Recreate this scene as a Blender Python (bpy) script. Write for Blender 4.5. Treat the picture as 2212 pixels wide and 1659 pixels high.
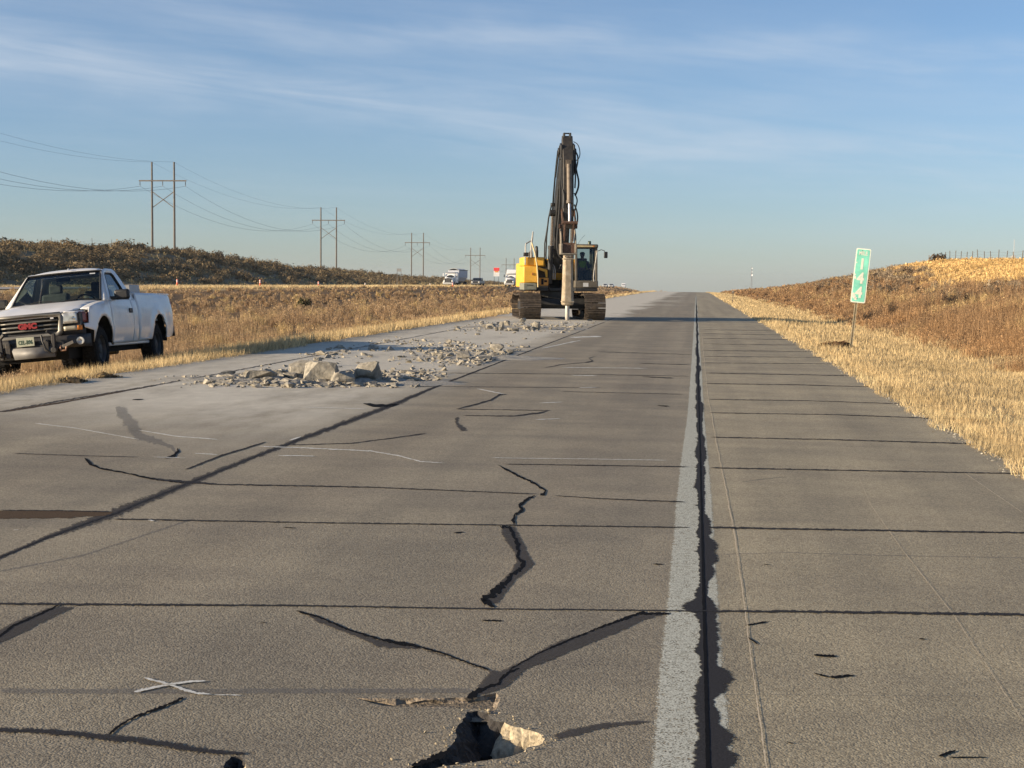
import bpy, bmesh, math, random
import numpy as np
from mathutils import Vector, Matrix
from mathutils.geometry import delaunay_2d_cdt
R = math.radians
rnd = random.Random(7)
rng = np.random.default_rng(11)
for o in list(bpy.data.objects):
    bpy.data.objects.remove(o)
scene = bpy.context.scene
C = scene.collection

# ------------------------------------------------------------------ camera
FPX, CXP, CYP, CAMH = 3200.0, 1106.0, 829.5, 1.50      # photograph measured on a 2212 x 1659 grid
e = np.array([397.0, -214.5, FPX]) / FPX; e /= np.linalg.norm(e)
up = np.array([0.010, -1.0, 0.0]); up[2] = -(up[:2] @ e[:2]) / e[2]; up /= np.linalg.norm(up)
CM = np.stack([np.cross(e, up), e, up], 1)             # world -> (right, down, forward)
cam_d = bpy.data.cameras.new('camera'); cam = bpy.data.objects.new('camera', cam_d); C.objects.link(cam)
m = Matrix.Identity(4)
for i in range(3):
    m[i][0], m[i][1], m[i][2] = CM[0][i], -CM[1][i], -CM[2][i]
m[2][3] = CAMH
cam.matrix_world = m
cam_d.sensor_width = 36; cam_d.lens = 36 * FPX / 2212; cam_d.clip_start = 0.1; cam_d.clip_end = 20000
scene.camera = cam

# ------------------------------------------------------------------ sun, sky, exposure
SUN_EL, SUN_PHI = 12.8, 25.0          # sun at the left, a little behind the camera
sdir = Vector((-math.cos(R(SUN_PHI)) * math.cos(R(SUN_EL)), -math.sin(R(SUN_PHI)) * math.cos(R(SUN_EL)), math.sin(R(SUN_EL))))
sun_d = bpy.data.lights.new('sun', 'SUN'); sun_d.energy = 5.0; sun_d.angle = R(0.5); sun_d.color = (1.0, 0.82, 0.60)
sun = bpy.data.objects.new('sun', sun_d); C.objects.link(sun)
sun.rotation_euler = sdir.to_track_quat('Z', 'Y').to_euler()
world = bpy.data.worlds.new('World'); scene.world = world; world.use_nodes = True
scene.view_settings.view_transform = 'Standard'; scene.view_settings.look = 'None'
scene.view_settings.exposure = 0.83; scene.view_settings.gamma = 1.0; scene.view_settings.use_curve_mapping = False
scene.cycles.max_bounces = 6; scene.cycles.transparent_max_bounces = 12

def make_world():
    nt = world.node_tree; N = nt.nodes; L = nt.links; N.clear()
    out = N.new('ShaderNodeOutputWorld'); bg = N.new('ShaderNodeBackground')
    sky = N.new('ShaderNodeTexSky'); sky.sky_type = 'NISHITA'; sky.sun_disc = False
    sky.sun_elevation = R(SUN_EL); sky.sun_rotation = math.atan2(sdir.x, sdir.y)
    sky.air_density = 1.0; sky.dust_density = 0.7; sky.ozone_density = 2.2; sky.altitude = 1200
    tc = N.new('ShaderNodeTexCoord'); sep = N.new('ShaderNodeSeparateXYZ'); L.new(tc.outputs['Generated'], sep.inputs[0])
    def M(op, a, b=None, c=None):
        n = N.new('ShaderNodeMath'); n.operation = op
        for i, v in enumerate((a, b, c)):
            if v is None: continue
            if isinstance(v, (int, float)): n.inputs[i].default_value = v
            else: L.new(v, n.inputs[i])
        return n.outputs[0]
    az = M('ARCTAN2', sep.outputs['X'], sep.outputs['Y']); el = M('ARCSINE', sep.outputs['Z'])
    def nz(sa, se, shear, scale, detail, rough, dist, seed, lo, hi):
        cb = N.new('ShaderNodeCombineXYZ'); L.new(M('MULTIPLY', az, sa), cb.inputs[0]); L.new(M('MULTIPLY', M('ADD', el, M('MULTIPLY', az, shear)), se), cb.inputs[1]); cb.inputs[2].default_value = seed
        n = N.new('ShaderNodeTexNoise'); n.inputs['Scale'].default_value = scale; n.inputs['Detail'].default_value = detail
        n.inputs['Roughness'].default_value = rough; n.inputs['Distortion'].default_value = dist; L.new(cb.outputs[0], n.inputs['Vector'])
        mr = N.new('ShaderNodeMapRange'); mr.interpolation_type = 'SMOOTHSTEP'; mr.inputs['From Min'].default_value = lo; mr.inputs['From Max'].default_value = hi
        L.new(n.outputs['Fac'], mr.inputs['Value']); return mr.outputs['Result']
    warp = nz(6, 14, .1, 1.0, 4, .55, 0, 2.2, 0, 1)
    def band(c0, c1, w, amp):
        d = M('SUBTRACT', el, M('ADD', M('MULTIPLY', az, c1), c0)); d = M('ADD', d, M('MULTIPLY', M('SUBTRACT', warp, .5), .045))
        d = M('DIVIDE', d, w); return M('MULTIPLY', M('EXPONENT', M('MULTIPLY', M('MULTIPLY', d, d), -1.0)), amp)
    def ramp(v, lo, hi):
        q = N.new('ShaderNodeMapRange'); q.interpolation_type = 'SMOOTHSTEP'; q.inputs['From Min'].default_value = lo; q.inputs['From Max'].default_value = hi; L.new(v, q.inputs['Value']); return q.outputs['Result']
    b = M('ADD', band(.092, -.105, .018, 1.0), M('ADD', M('MULTIPLY', band(.156, -.055, .012, .65), ramp(az, -.44, -.26)), M('ADD', band(.128, -.09, .016, .30), band(.196, .03, .010, .12))))
    fib = nz(4.5, 55, .10, 1.0, 7, .62, .6, 8.1, .25, .72); soft = nz(5, 20, .05, 1.0, 5, .55, .3, 5.7, .30, .75); low = nz(3, 45, .01, 1.0, 5, .6, .2, 14.0, .42, .8)
    f = M('MULTIPLY', b, M('ADD', M('MULTIPLY', fib, .65), M('MULTIPLY', soft, .45))); f = M('ADD', f, M('MULTIPLY', low, .16)); f = M('ADD', f, M('MULTIPLY', M('MULTIPLY', fib, soft), .12))
    f = M('MINIMUM', M('MULTIPLY', f, .56), .7)
    # photograph's sky is a little cooler than the model sky
    hsv = N.new('ShaderNodeHueSaturation'); hsv.inputs['Saturation'].default_value = 0.94; L.new(sky.outputs[0], hsv.inputs['Color'])
    tint = N.new('ShaderNodeMix'); tint.data_type = 'RGBA'; tint.blend_type = 'MULTIPLY'; tint.inputs[0].default_value = 1.0
    L.new(hsv.outputs[0], tint.inputs[6]); 
    hr = N.new('ShaderNodeMapRange'); hr.inputs['From Min'].default_value = 0.0; hr.inputs['From Max'].default_value = 0.16; L.new(el, hr.inputs['Value'])
    rp = N.new('ShaderNodeValToRGB'); L.new(hr.outputs[0], rp.inputs[0]); rp.color_ramp.elements[0].color = (.81, .88, 1.10, 1); rp.color_ramp.elements[1].color = (.90, 1.0, 1.17, 1); L.new(rp.outputs[0], tint.inputs[7])
    mix = N.new('ShaderNodeMix'); mix.data_type = 'RGBA'; L.new(f, mix.inputs[0]); L.new(tint.outputs[2], mix.inputs[6])
    mix.inputs[7].default_value = (5.2, 5.7, 6.4, 1)
    L.new(mix.outputs[2], bg.inputs['Color']); bg.inputs['Strength'].default_value = 0.071
    L.new(bg.outputs[0], out.inputs['Surface'])
make_world()

# ------------------------------------------------------------------ rays from the measured photograph
def ray(px, py):
    d = np.array([(px - CXP) / FPX, (py - CYP) / FPX, 1.0]) @ CM
    return d
TILT = 0.008
def on_road(px, py, dz=0.0):
    d = ray(px, py); t = (dz - CAMH) / (d[2] + TILT * d[0]); return np.array([0, 0, CAMH]) + t * d
def at_x(px, py, X):
    d = ray(px, py); return np.array([0, 0, CAMH]) + d * (X / d[0])
def at_y(px, py, Y):
    d = ray(px, py); return np.array([0, 0, CAMH]) + d * (Y / d[1])

# ------------------------------------------------------------------ materials
MATS = {}
def mat(name, col, rough=0.6, metal=0.0, var=0.18, vscale=8.0, dirt=None, dirt_amt=0.0, dscale=3.0, bump=0.0, bscale=40.0, spec=0.5, coat=0.0):
    if name in MATS: return MATS[name]
    mt = bpy.data.materials.new(name); mt.use_nodes = True; nt = mt.node_tree; N = nt.nodes; L = nt.links
    b = N['Principled BSDF']; b.inputs['Roughness'].default_value = rough; b.inputs['Metallic'].default_value = metal
    b.inputs['Specular IOR Level'].default_value = spec; b.inputs['Coat Weight'].default_value = coat
    tc = N.new('ShaderNodeTexCoord')
    n = N.new('ShaderNodeTexNoise'); n.inputs['Scale'].default_value = vscale; n.inputs['Detail'].default_value = 5
    L.new(tc.outputs['Object'], n.inputs['Vector'])
    r = N.new('ShaderNodeValToRGB'); cr = r.color_ramp
    lo = [max(0, c * (1 - var)) for c in col[:3]]; hi = [min(1, c * (1 + var)) for c in col[:3]]
    cr.elements[0].position = 0.3; cr.elements[0].color = (*lo, 1); cr.elements[1].position = 0.7; cr.elements[1].color = (*hi, 1)
    L.new(n.outputs['Fac'], r.inputs[0]); src = r.outputs[0]
    if dirt:
        n2 = N.new('ShaderNodeTexNoise'); n2.inputs['Scale'].default_value = dscale; n2.inputs['Detail'].default_value = 8; n2.inputs['Roughness'].default_value = 0.65
        L.new(tc.outputs['Object'], n2.inputs['Vector'])
        mr = N.new('ShaderNodeMapRange'); mr.inputs['From Min'].default_value = 0.62 - 0.3 * dirt_amt; mr.inputs['From Max'].default_value = 0.85 - 0.25 * dirt_amt
        mr.inputs['To Max'].default_value = min(1, dirt_amt * 1.4)
        L.new(n2.outputs['Fac'], mr.inputs['Value'])
        mx = N.new('ShaderNodeMix'); mx.data_type = 'RGBA'; L.new(mr.outputs[0], mx.inputs[0]); L.new(src, mx.inputs[6]); mx.inputs[7].default_value = (*dirt, 1)
        src = mx.outputs[2]
    L.new(src, b.inputs['Base Color'])
    if bump:
        n3 = N.new('ShaderNodeTexNoise'); n3.inputs['Scale'].default_value = bscale; n3.inputs['Detail'].default_value = 4
        L.new(tc.outputs['Object'], n3.inputs['Vector'])
        bp = N.new('ShaderNodeBump'); bp.inputs['Strength'].default_value = bump; bp.inputs['Distance'].default_value = 0.01
        L.new(n3.outputs['Fac'], bp.inputs['Height']); L.new(bp.outputs[0], b.inputs['Normal'])
    MATS[name] = mt; return mt
def tintmat(name, rough=0.85, transl=0.25):
    mt = bpy.data.materials.new(name); mt.use_nodes = True; nt = mt.node_tree; N = nt.nodes; L = nt.links
    b = N['Principled BSDF']; b.inputs['Roughness'].default_value = rough; b.inputs['Specular IOR Level'].default_value = 0.15
    a = N.new('ShaderNodeAttribute'); a.attribute_name = 'tint'; L.new(a.outputs['Color'], b.inputs['Base Color'])
    if transl:
        t = N.new('ShaderNodeBsdfTranslucent'); L.new(a.outputs['Color'], t.inputs['Color'])
        mx = N.new('ShaderNodeMixShader'); mx.inputs[0].default_value = transl
        L.new(b.outputs[0], mx.inputs[1]); L.new(t.outputs[0], mx.inputs[2]); L.new(mx.outputs[0], N['Material Output'].inputs['Surface'])
    return mt
def glass(name, tint=(0.55, 0.62, 0.60), refl=1.0):
    mt = bpy.data.materials.new(name); mt.use_nodes = True; nt = mt.node_tree; N = nt.nodes; L = nt.links
    N.remove(N['Principled BSDF'])
    t = N.new('ShaderNodeBsdfTransparent'); t.inputs['Color'].default_value = (*tint, 1)
    g = N.new('ShaderNodeBsdfGlossy'); g.inputs['Roughness'].default_value = 0.03; g.inputs['Color'].default_value = (refl, refl, refl, 1)
    f = N.new('ShaderNodeFresnel'); f.inputs['IOR'].default_value = 1.5
    mx = N.new('ShaderNodeMixShader'); L.new(f.outputs[0], mx.inputs[0]); L.new(t.outputs[0], mx.inputs[1]); L.new(g.outputs[0], mx.inputs[2])
    L.new(mx.outputs[0], N['Material Output'].inputs['Surface']); return mt

# ------------------------------------------------------------------ mesh helpers
def link(name, me, m, parent=None, smooth=None):
    o = bpy.data.objects.new(name, me); C.objects.link(o)
    if m is not None: me.materials.append(m)
    if smooth:
        me.polygons.foreach_set('use_smooth', [True] * len(me.polygons))
        me.set_sharp_from_angle(angle=R(smooth))
    if parent is not None: o.parent = parent
    return o
def tag(o, label=None, cat=None, group=None, kind=None):
    if label: o['label'] = label
    if cat: o['category'] = cat
    if group: o['group'] = group
    if kind: o['kind'] = kind
    return o
def empty(name, loc, rot=(0, 0, 0)):
    o = bpy.data.objects.new(name, None); o.empty_display_size = 0.2; C.objects.link(o)
    o.location = loc; o.rotation_euler = rot; return o
def npmesh(name, V, F3=None, col=None):
    V = np.asarray(V, np.float32); F3 = np.asarray(F3, np.int32)
    me = bpy.data.meshes.new(name); k = F3.shape[1]
    me.vertices.add(len(V)); me.vertices.foreach_set('co', V.ravel())
    me.loops.add(F3.size); me.loops.foreach_set('vertex_index', F3.ravel())
    me.polygons.add(len(F3)); me.polygons.foreach_set('loop_start', np.arange(0, F3.size, k, dtype=np.int32))
    try: me.polygons.foreach_set('loop_total', np.full(len(F3), k, np.int32))
    except Exception: pass
    me.update(calc_edges=True)
    if col is not None:
        ca = me.color_attributes.new('tint', 'FLOAT_COLOR', 'POINT')
        c4 = np.ones((len(V), 4), np.float32); c4[:, :3] = col; ca.data.foreach_set('color', c4.ravel())
    return me
class MB:
    def __init__(s): s.v = []; s.f = []
    def add(s, v, f):
        k = len(s.v); s.v += [tuple(p) for p in v]; s.f += [tuple(i + k for i in q) for q in f]; return s
    def box(s, c, d, rot=None, taper=1.0):
        x, y, z = [q / 2 for q in d]
        P = [(-x, -y, -z), (x, -y, -z), (x, y, -z), (-x, y, -z), (-x * taper, -y * taper, z), (x * taper, -y * taper, z), (x * taper, y * taper, z), (-x * taper, y * taper, z)]
        if rot is not None: P = [rot @ Vector(p) for p in P]
        P = [(p[0] + c[0], p[1] + c[1], p[2] + c[2]) for p in P]
        return s.add(P, [(0, 3, 2, 1), (4, 5, 6, 7), (0, 1, 5, 4), (1, 2, 6, 5), (2, 3, 7, 6), (3, 0, 4, 7)])
    def bb(s, x0, x1, y0, y1, z0, z1): return s.box(((x0 + x1) / 2, (y0 + y1) / 2, (z0 + z1) / 2), (abs(x1 - x0), abs(y1 - y0), abs(z1 - z0)))
    def bar(s, a, b, w, h=None, upv=(0, 0, 1)):
        a, b = Vector(a), Vector(b); d = b - a; L_ = d.length; d.normalize(); h = h or w
        u = Vector(upv)
        if abs(d.dot(u)) > 0.97: u = Vector((1, 0, 0))
        x = d.cross(u).normalized(); y = x.cross(d)
        rot = Matrix((x, d, y)).transposed()
        return s.box((a + b) / 2, (w, L_, h), rot)
    def cyl(s, a, b, r0, r1=None, n=12, cap=True):
        a, b = Vector(a), Vector(b); r1 = r0 if r1 is None else r1; d = (b - a).normalized()
        u = Vector((0, 0, 1)) if abs(d.z) < 0.9 else Vector((1, 0, 0))
        x = d.cross(u).normalized(); y = d.cross(x)
        P = []
        for q, r in ((a, r0), (b, r1)):
            for i in range(n):
                t = 2 * math.pi * i / n; P.append(q + x * (r * math.cos(t)) + y * (r * math.sin(t)))
        F = [(i, (i + 1) % n, n + (i + 1) % n, n + i) for i in range(n)]
        if cap: F += [tuple(range(n - 1, -1, -1)), tuple(range(n, 2 * n))]
        return s.add(P, F)
    def tube(s, pts, r, n=7):
        pts = [Vector(p) for p in pts]; P = []; prev = None
        for i, p in enumerate(pts):
            d = (pts[min(i + 1, len(pts) - 1)] - pts[max(i - 1, 0)]).normalized()
            if prev is None:
                u = Vector((0, 0, 1)) if abs(d.z) < 0.9 else Vector((1, 0, 0)); x = d.cross(u).normalized()
            else: x = (prev - d * prev.dot(d)).normalized()
            prev = x; y = d.cross(x); rr = r[i] if isinstance(r, (list, tuple)) else r
            for k in range(n):
                t = 2 * math.pi * k / n; P.append(p + x * (rr * math.cos(t)) + y * (rr * math.sin(t)))
        F = []
        for i in range(len(pts) - 1):
            for k in range(n): F.append((i * n + k, i * n + (k + 1) % n, (i + 1) * n + (k + 1) % n, (i + 1) * n + k))
        F += [tuple(range(n - 1, -1, -1)), tuple(range((len(pts) - 1) * n, len(pts) * n))]
        return s.add(P, F)
    def prism(s, poly, a, b, axis='y'):
        """poly = (u, v) outline; extruded from a to b along the axis"""
        n = len(poly)
        def mk(u, v, w): return {'y': (u, w, v), 'x': (w, u, v), 'z': (u, v, w)}[axis]
        P = [mk(u, v, a) for u, v in poly] + [mk(u, v, b) for u, v in poly]
        F = [(i, (i + 1) % n, n + (i + 1) % n, n + i) for i in range(n)] + [tuple(range(n - 1, -1, -1)), tuple(range(n, 2 * n))]
        return s.add(P, F)
    def lathe(s, prof, c, axis='y', n=24):
        P = []; m_ = len(prof)
        for i in range(n):
            t = 2 * math.pi * i / n
            for (w, r) in prof:
                a, b = r * math.cos(t), r * math.sin(t)
                p = {'y': (a, w, b), 'x': (w, a, b), 'z': (a, b, w)}[axis]
                P.append((p[0] + c[0], p[1] + c[1], p[2] + c[2]))
        F = []
        for i in range(n):
            j = (i + 1) % n
            for k in range(m_ - 1): F.append((i * m_ + k, j * m_ + k, j * m_ + k + 1, i * m_ + k + 1))
        return s.add(P, F)
    def grid(s, fn, nu, nv):
        P = [fn(i / nu, j / nv) for i in range(nu + 1) for j in range(nv + 1)]
        F = [(i * (nv + 1) + j, (i + 1) * (nv + 1) + j, (i + 1) * (nv + 1) + j + 1, i * (nv + 1) + j + 1) for i in range(nu) for j in range(nv)]
        return s.add(P, F)
    def build(s, name, m, parent=None, bevel=0.0, smooth=35, solid=0.0, seg=2):
        me = bpy.data.meshes.new(name); me.from_pydata([tuple(p) for p in s.v], [], s.f)
        bm = bmesh.new(); bm.from_mesh(me); bmesh.ops.recalc_face_normals(bm, faces=bm.faces); bm.to_mesh(me); bm.free()
        o = link(name, me, m, parent, smooth)
        if solid:
            md = o.modifiers.new('thick', 'SOLIDIFY'); md.thickness = solid; md.offset = 0
        if bevel:
            md = o.modifiers.new('bevel', 'BEVEL'); md.width = bevel; md.segments = seg; md.limit_method = 'ANGLE'; md.angle_limit = R(40)
        return o
def inside(poly, x, y):
    c = False; n = len(poly); j = n - 1
    for i in range(n):
        xi, yi = poly[i]; xj, yj = poly[j]
        if (yi > y) != (yj > y) and x < (xj - xi) * (y - yi) / (yj - yi) + xi: c = not c
        j = i
    return c
def cdt(outer, holes=(), step=0.1, jitter=0.0):
    """triangulated flat polygon with holes and inner points -> (points, faces)"""
    vs = [Vector(p) for p in outer]; n = len(outer); es = [(i, (i + 1) % n) for i in range(n)]
    for h in holes:
        k = len(vs); vs += [Vector(p) for p in h]; es += [(k + i, k + (i + 1) % len(h)) for i in range(len(h))]
    if step:
        x0, x1 = min(p[0] for p in outer), max(p[0] for p in outer); y0, y1 = min(p[1] for p in outer), max(p[1] for p in outer)
        x = x0 + step * 0.5
        while x < x1:
            y = y0 + step * 0.5
            while y < y1:
                if inside(outer, x, y) and not any(inside(h, x, y) for h in holes): vs.append(Vector((x + rnd.uniform(-jitter, jitter), y + rnd.uniform(-jitter, jitter))))
                y += step
            x += step
    r = delaunay_2d_cdt(vs, es, [], 0, 1e-5)
    P = [(p[0], p[1]) for p in r[0]]; F = []
    for f in r[2]:
        cx = sum(P[i][0] for i in f) / len(f); cy = sum(P[i][1] for i in f) / len(f)
        if inside(outer, cx, cy) and not any(inside(h, cx, cy) for h in holes): F.append(tuple(f))
    return P, F
def panel(mb, outer, fn, holes=(), step=0.08):
    P, F = cdt(outer, holes, step); mb.add([fn(*p) for p in P], F); return mb
def arc(cx, cz, rx, rz, a0, a1, n=14):
    return [(cx + rx * math.cos(R(a0 + (a1 - a0) * i / n)), cz + rz * math.sin(R(a0 + (a1 - a0) * i / n))) for i in range(n + 1)]
def text_mesh(txt, size, bold=0.0, extrude=0.0, sx=1.0):
    cu = bpy.data.curves.new('t', 'FONT'); cu.body = txt; cu.size = size; cu.offset = bold; cu.extrude = extrude
    cu.align_x = 'CENTER'; cu.align_y = 'CENTER'; cu.resolution_u = 3
    o = bpy.data.objects.new('t', cu); C.objects.link(o)
    dg = bpy.context.evaluated_depsgraph_get(); me = bpy.data.meshes.new_from_object(o.evaluated_get(dg))
    bpy.data.objects.remove(o); bpy.data.curves.remove(cu)
    me.transform(Matrix.Scale(sx, 4, (1, 0, 0))); return me
def put_text(name, txt, size, m, parent, M4, bold=0.0, extrude=0.0, sx=1.0):
    me = text_mesh(txt, size, bold, extrude, sx); me.transform(M4); me.materials.clear(); return link(name, me, m, parent)
def rock_bm(size, flat=1.0, n=14, r=rnd):
    bm = bmesh.new()
    for i in range(n):
        v = Vector((r.gauss(0, 1), r.gauss(0, 1), r.gauss(0, 1))).normalized()
        v = Vector((max(-.8, min(.8, v.x * 1.15)), max(-.8, min(.8, v.y * 1.15)), max(-.75, min(.75, v.z * 1.15))))
        bm.verts.new((v.x * size[0] * r.uniform(.85, 1), v.y * size[1] * r.uniform(.85, 1), v.z * size[2] * r.uniform(.85, 1)))
    h = bmesh.ops.convex_hull(bm, input=bm.verts)
    bmesh.ops.delete(bm, geom=list({g for g in h['geom_interior'] + h['geom_unused'] if isinstance(g, bmesh.types.BMVert)}), context='VERTS')
    return bm
def copy_tree(o, parent=None):
    c = o.copy(); C.objects.link(c)
    if parent is not None: c.parent = parent
    for ch in o.children: copy_tree(ch, c)
    return c
def noise2(x, y, s=1.0):
    return (np.sin(x * 1.7 * s + 1.3 * np.sin(y * 1.1 * s)) + np.sin(y * 2.3 * s + 1.7 * np.sin(x * 0.9 * s + 2)) + 0.5 * np.sin((x + y) * 3.1 * s)) / 2.5

# ------------------------------------------------------------------ terrain
XL, XR = -8.7, 2.75                      # pavement edges
def fall(y):
    s = np.maximum(0, y - 240.0); a = np.minimum(s, 300.0)
    return -0.00002 * a * a - 0.012 * np.maximum(0, s - 300.0)
XOPP = -55.0
lsky = [(-150, 519), (0, 522), (100, 527), (200, 529), (280, 528), (380, 540), (450, 551), (550, 571), (620, 575), (680, 578), (740, 582), (800, 589), (850, 594), (900, 595), (950, 597), (1000, 602), (1060, 606)]
LR = np.array([at_x(px, py + (13 if px < 420 else 9), -95.0)[1:] for px, py in lsky])
rsky = [(2330, 566), (2212, 562), (2100, 560), (2030, 561), (2000, 568), (1950, 579), (1900, 591), (1840, 603), (1780, 616), (1730, 621), (1700, 623), (1640, 624), (1600, 626)]
RR = np.array([at_x(px, py + 4, 25.0)[1:] for px, py in rsky])
def sstep(t): t = np.clip(t, 0, 1); return t * t * (3 - 2 * t)
def zopp(y): return np.where(y < 350, 0.62, np.where(y < 830, 0.62 - 0.92 * (y - 350) / 480, -0.3 - 0.012 * (y - 830)))
def H(x, y):
    x = np.asarray(x, float); y = np.asarray(y, float); f = fall(y)
    zr = -TILT * x + f
    # left: ditch, median, opposite carriageway, hill
    zL = -TILT * XL + f; zo = zopp(y)
    ditch = zL - 0.28 * sstep((XL - x) / 2.2) - 0.10 * np.clip(XL - 1.8 - x, 0, 4.5)
    wmed = sstep((-26 - x) / 20.0)
    med = ditch * (1 - wmed) + zo * wmed
    rh = np.interp(y, LR[:, 0], LR[:, 1]); rh = np.where(y > LR[-1, 0], LR[-1, 1] - 0.012 * (y - LR[-1, 0]), rh)
    t = sstep((-64 - x) / 31.0); back = -1.2 * sstep((-100 - x) / 40) - 2.5 * sstep((-140 - x) / 150)
    hill = zo + (rh - zo) * t + back
    left = np.where(x > -47, med, hill)
    # right: verge and hill
    zR = -TILT * XR + f
    rr = np.interp(y, RR[::1, 0], RR[::1, 1]); rr = np.where(y > RR[-1, 0], RR[-1, 1] + fall(y) - fall(RR[-1, 0]), rr)
    verge = zR - 0.12 * sstep((x - XR) / 3.0)
    t2 = np.clip((x - 5.8) / 19.2, 0, 1); t2 = 0.5 * t2 + 0.5 * sstep(t2)
    rt = verge + (rr - verge) * t2 + np.where(x > 25, -0.01 * (x - 25), 0) - 2.5 * sstep((x - 60) / 200)
    z = np.where(x < XL, left, np.where(x > XR, rt, zr))
    off = np.clip(np.maximum(XL - 2 - x, x - XR - 3) / 3.0, 0, 1) * np.where((x < -46) & (x > -64), 0.1, 1.0)
    return z + off * (0.10 * noise2(x, y, 0.35) + 0.05 * noise2(x + 9, y, 1.1)) + off * np.clip((np.abs(x) - 60) / 30, 0, 1) * 0.35 * noise2(x, y, 0.11)

def make_terrain():
    xs = np.concatenate([np.linspace(-2500, -500, 10), np.linspace(-440, -160, 12), np.linspace(-155, -72, 40), np.arange(-70, -8.9, 0.8), [XL - 0.25, XL + 0.1],
                         np.linspace(-8, 2, 4), [XR - 0.1, XR + 0.25], np.arange(3.3, 42, 0.7), np.linspace(44, 160, 20), np.linspace(200, 2500, 12)])
    ys = np.concatenate([np.arange(-20, 80, 1.0), np.arange(80, 300, 3.0), np.arange(300, 1000, 12.0), np.linspace(1000, 5000, 30)])
    X, Y = np.meshgrid(xs, ys, indexing='ij'); Z = H(X, Y)
    Z = np.where((X > XL - 0.05) & (X < XR + 0.05), Z - 0.35, Z - 0.0)
    V = np.stack([X, Y, Z], -1).reshape(-1, 3); ny = len(ys)
    i, j = np.meshgrid(np.arange(len(xs) - 1), np.arange(ny - 1), indexing='ij'); a = (i * ny + j).ravel()
    F = np.stack([a, a + ny, a + ny + 1, a + 1], 1)
    x, y = V[:, 0], V[:, 1]
    straw = np.array([.50, .36, .17]); soil = np.array([.22, .135, .062]); gold = np.array([.50, .34, .14]); grey = np.array([.22, .17, .10])
    n = noise2(x, y, 0.6)[:, None] * 0.12
    col = np.tile(soil, (len(V), 1))
    def put(mask, c): col[mask] = c
    put((x > XL - 4.5) & (x <= XL + .2), straw); put((x > XR - .2) & (x < 6.2), straw)
    put((x < -43) & (x > -66), straw * 0.95); put(x <= -66, grey); put((x > 15), soil * 1.1); put((x > 21), gold)
    me = npmesh('terrain', V, F, np.clip(col * (1 + n), 0, 1))
    o = link('terrain', me, tintmat('ground soil and dead grass', 0.95, 0), None)
    me.polygons.foreach_set('use_smooth', [True] * len(me.polygons)); tag(o, kind='structure')
make_terrain()

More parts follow.
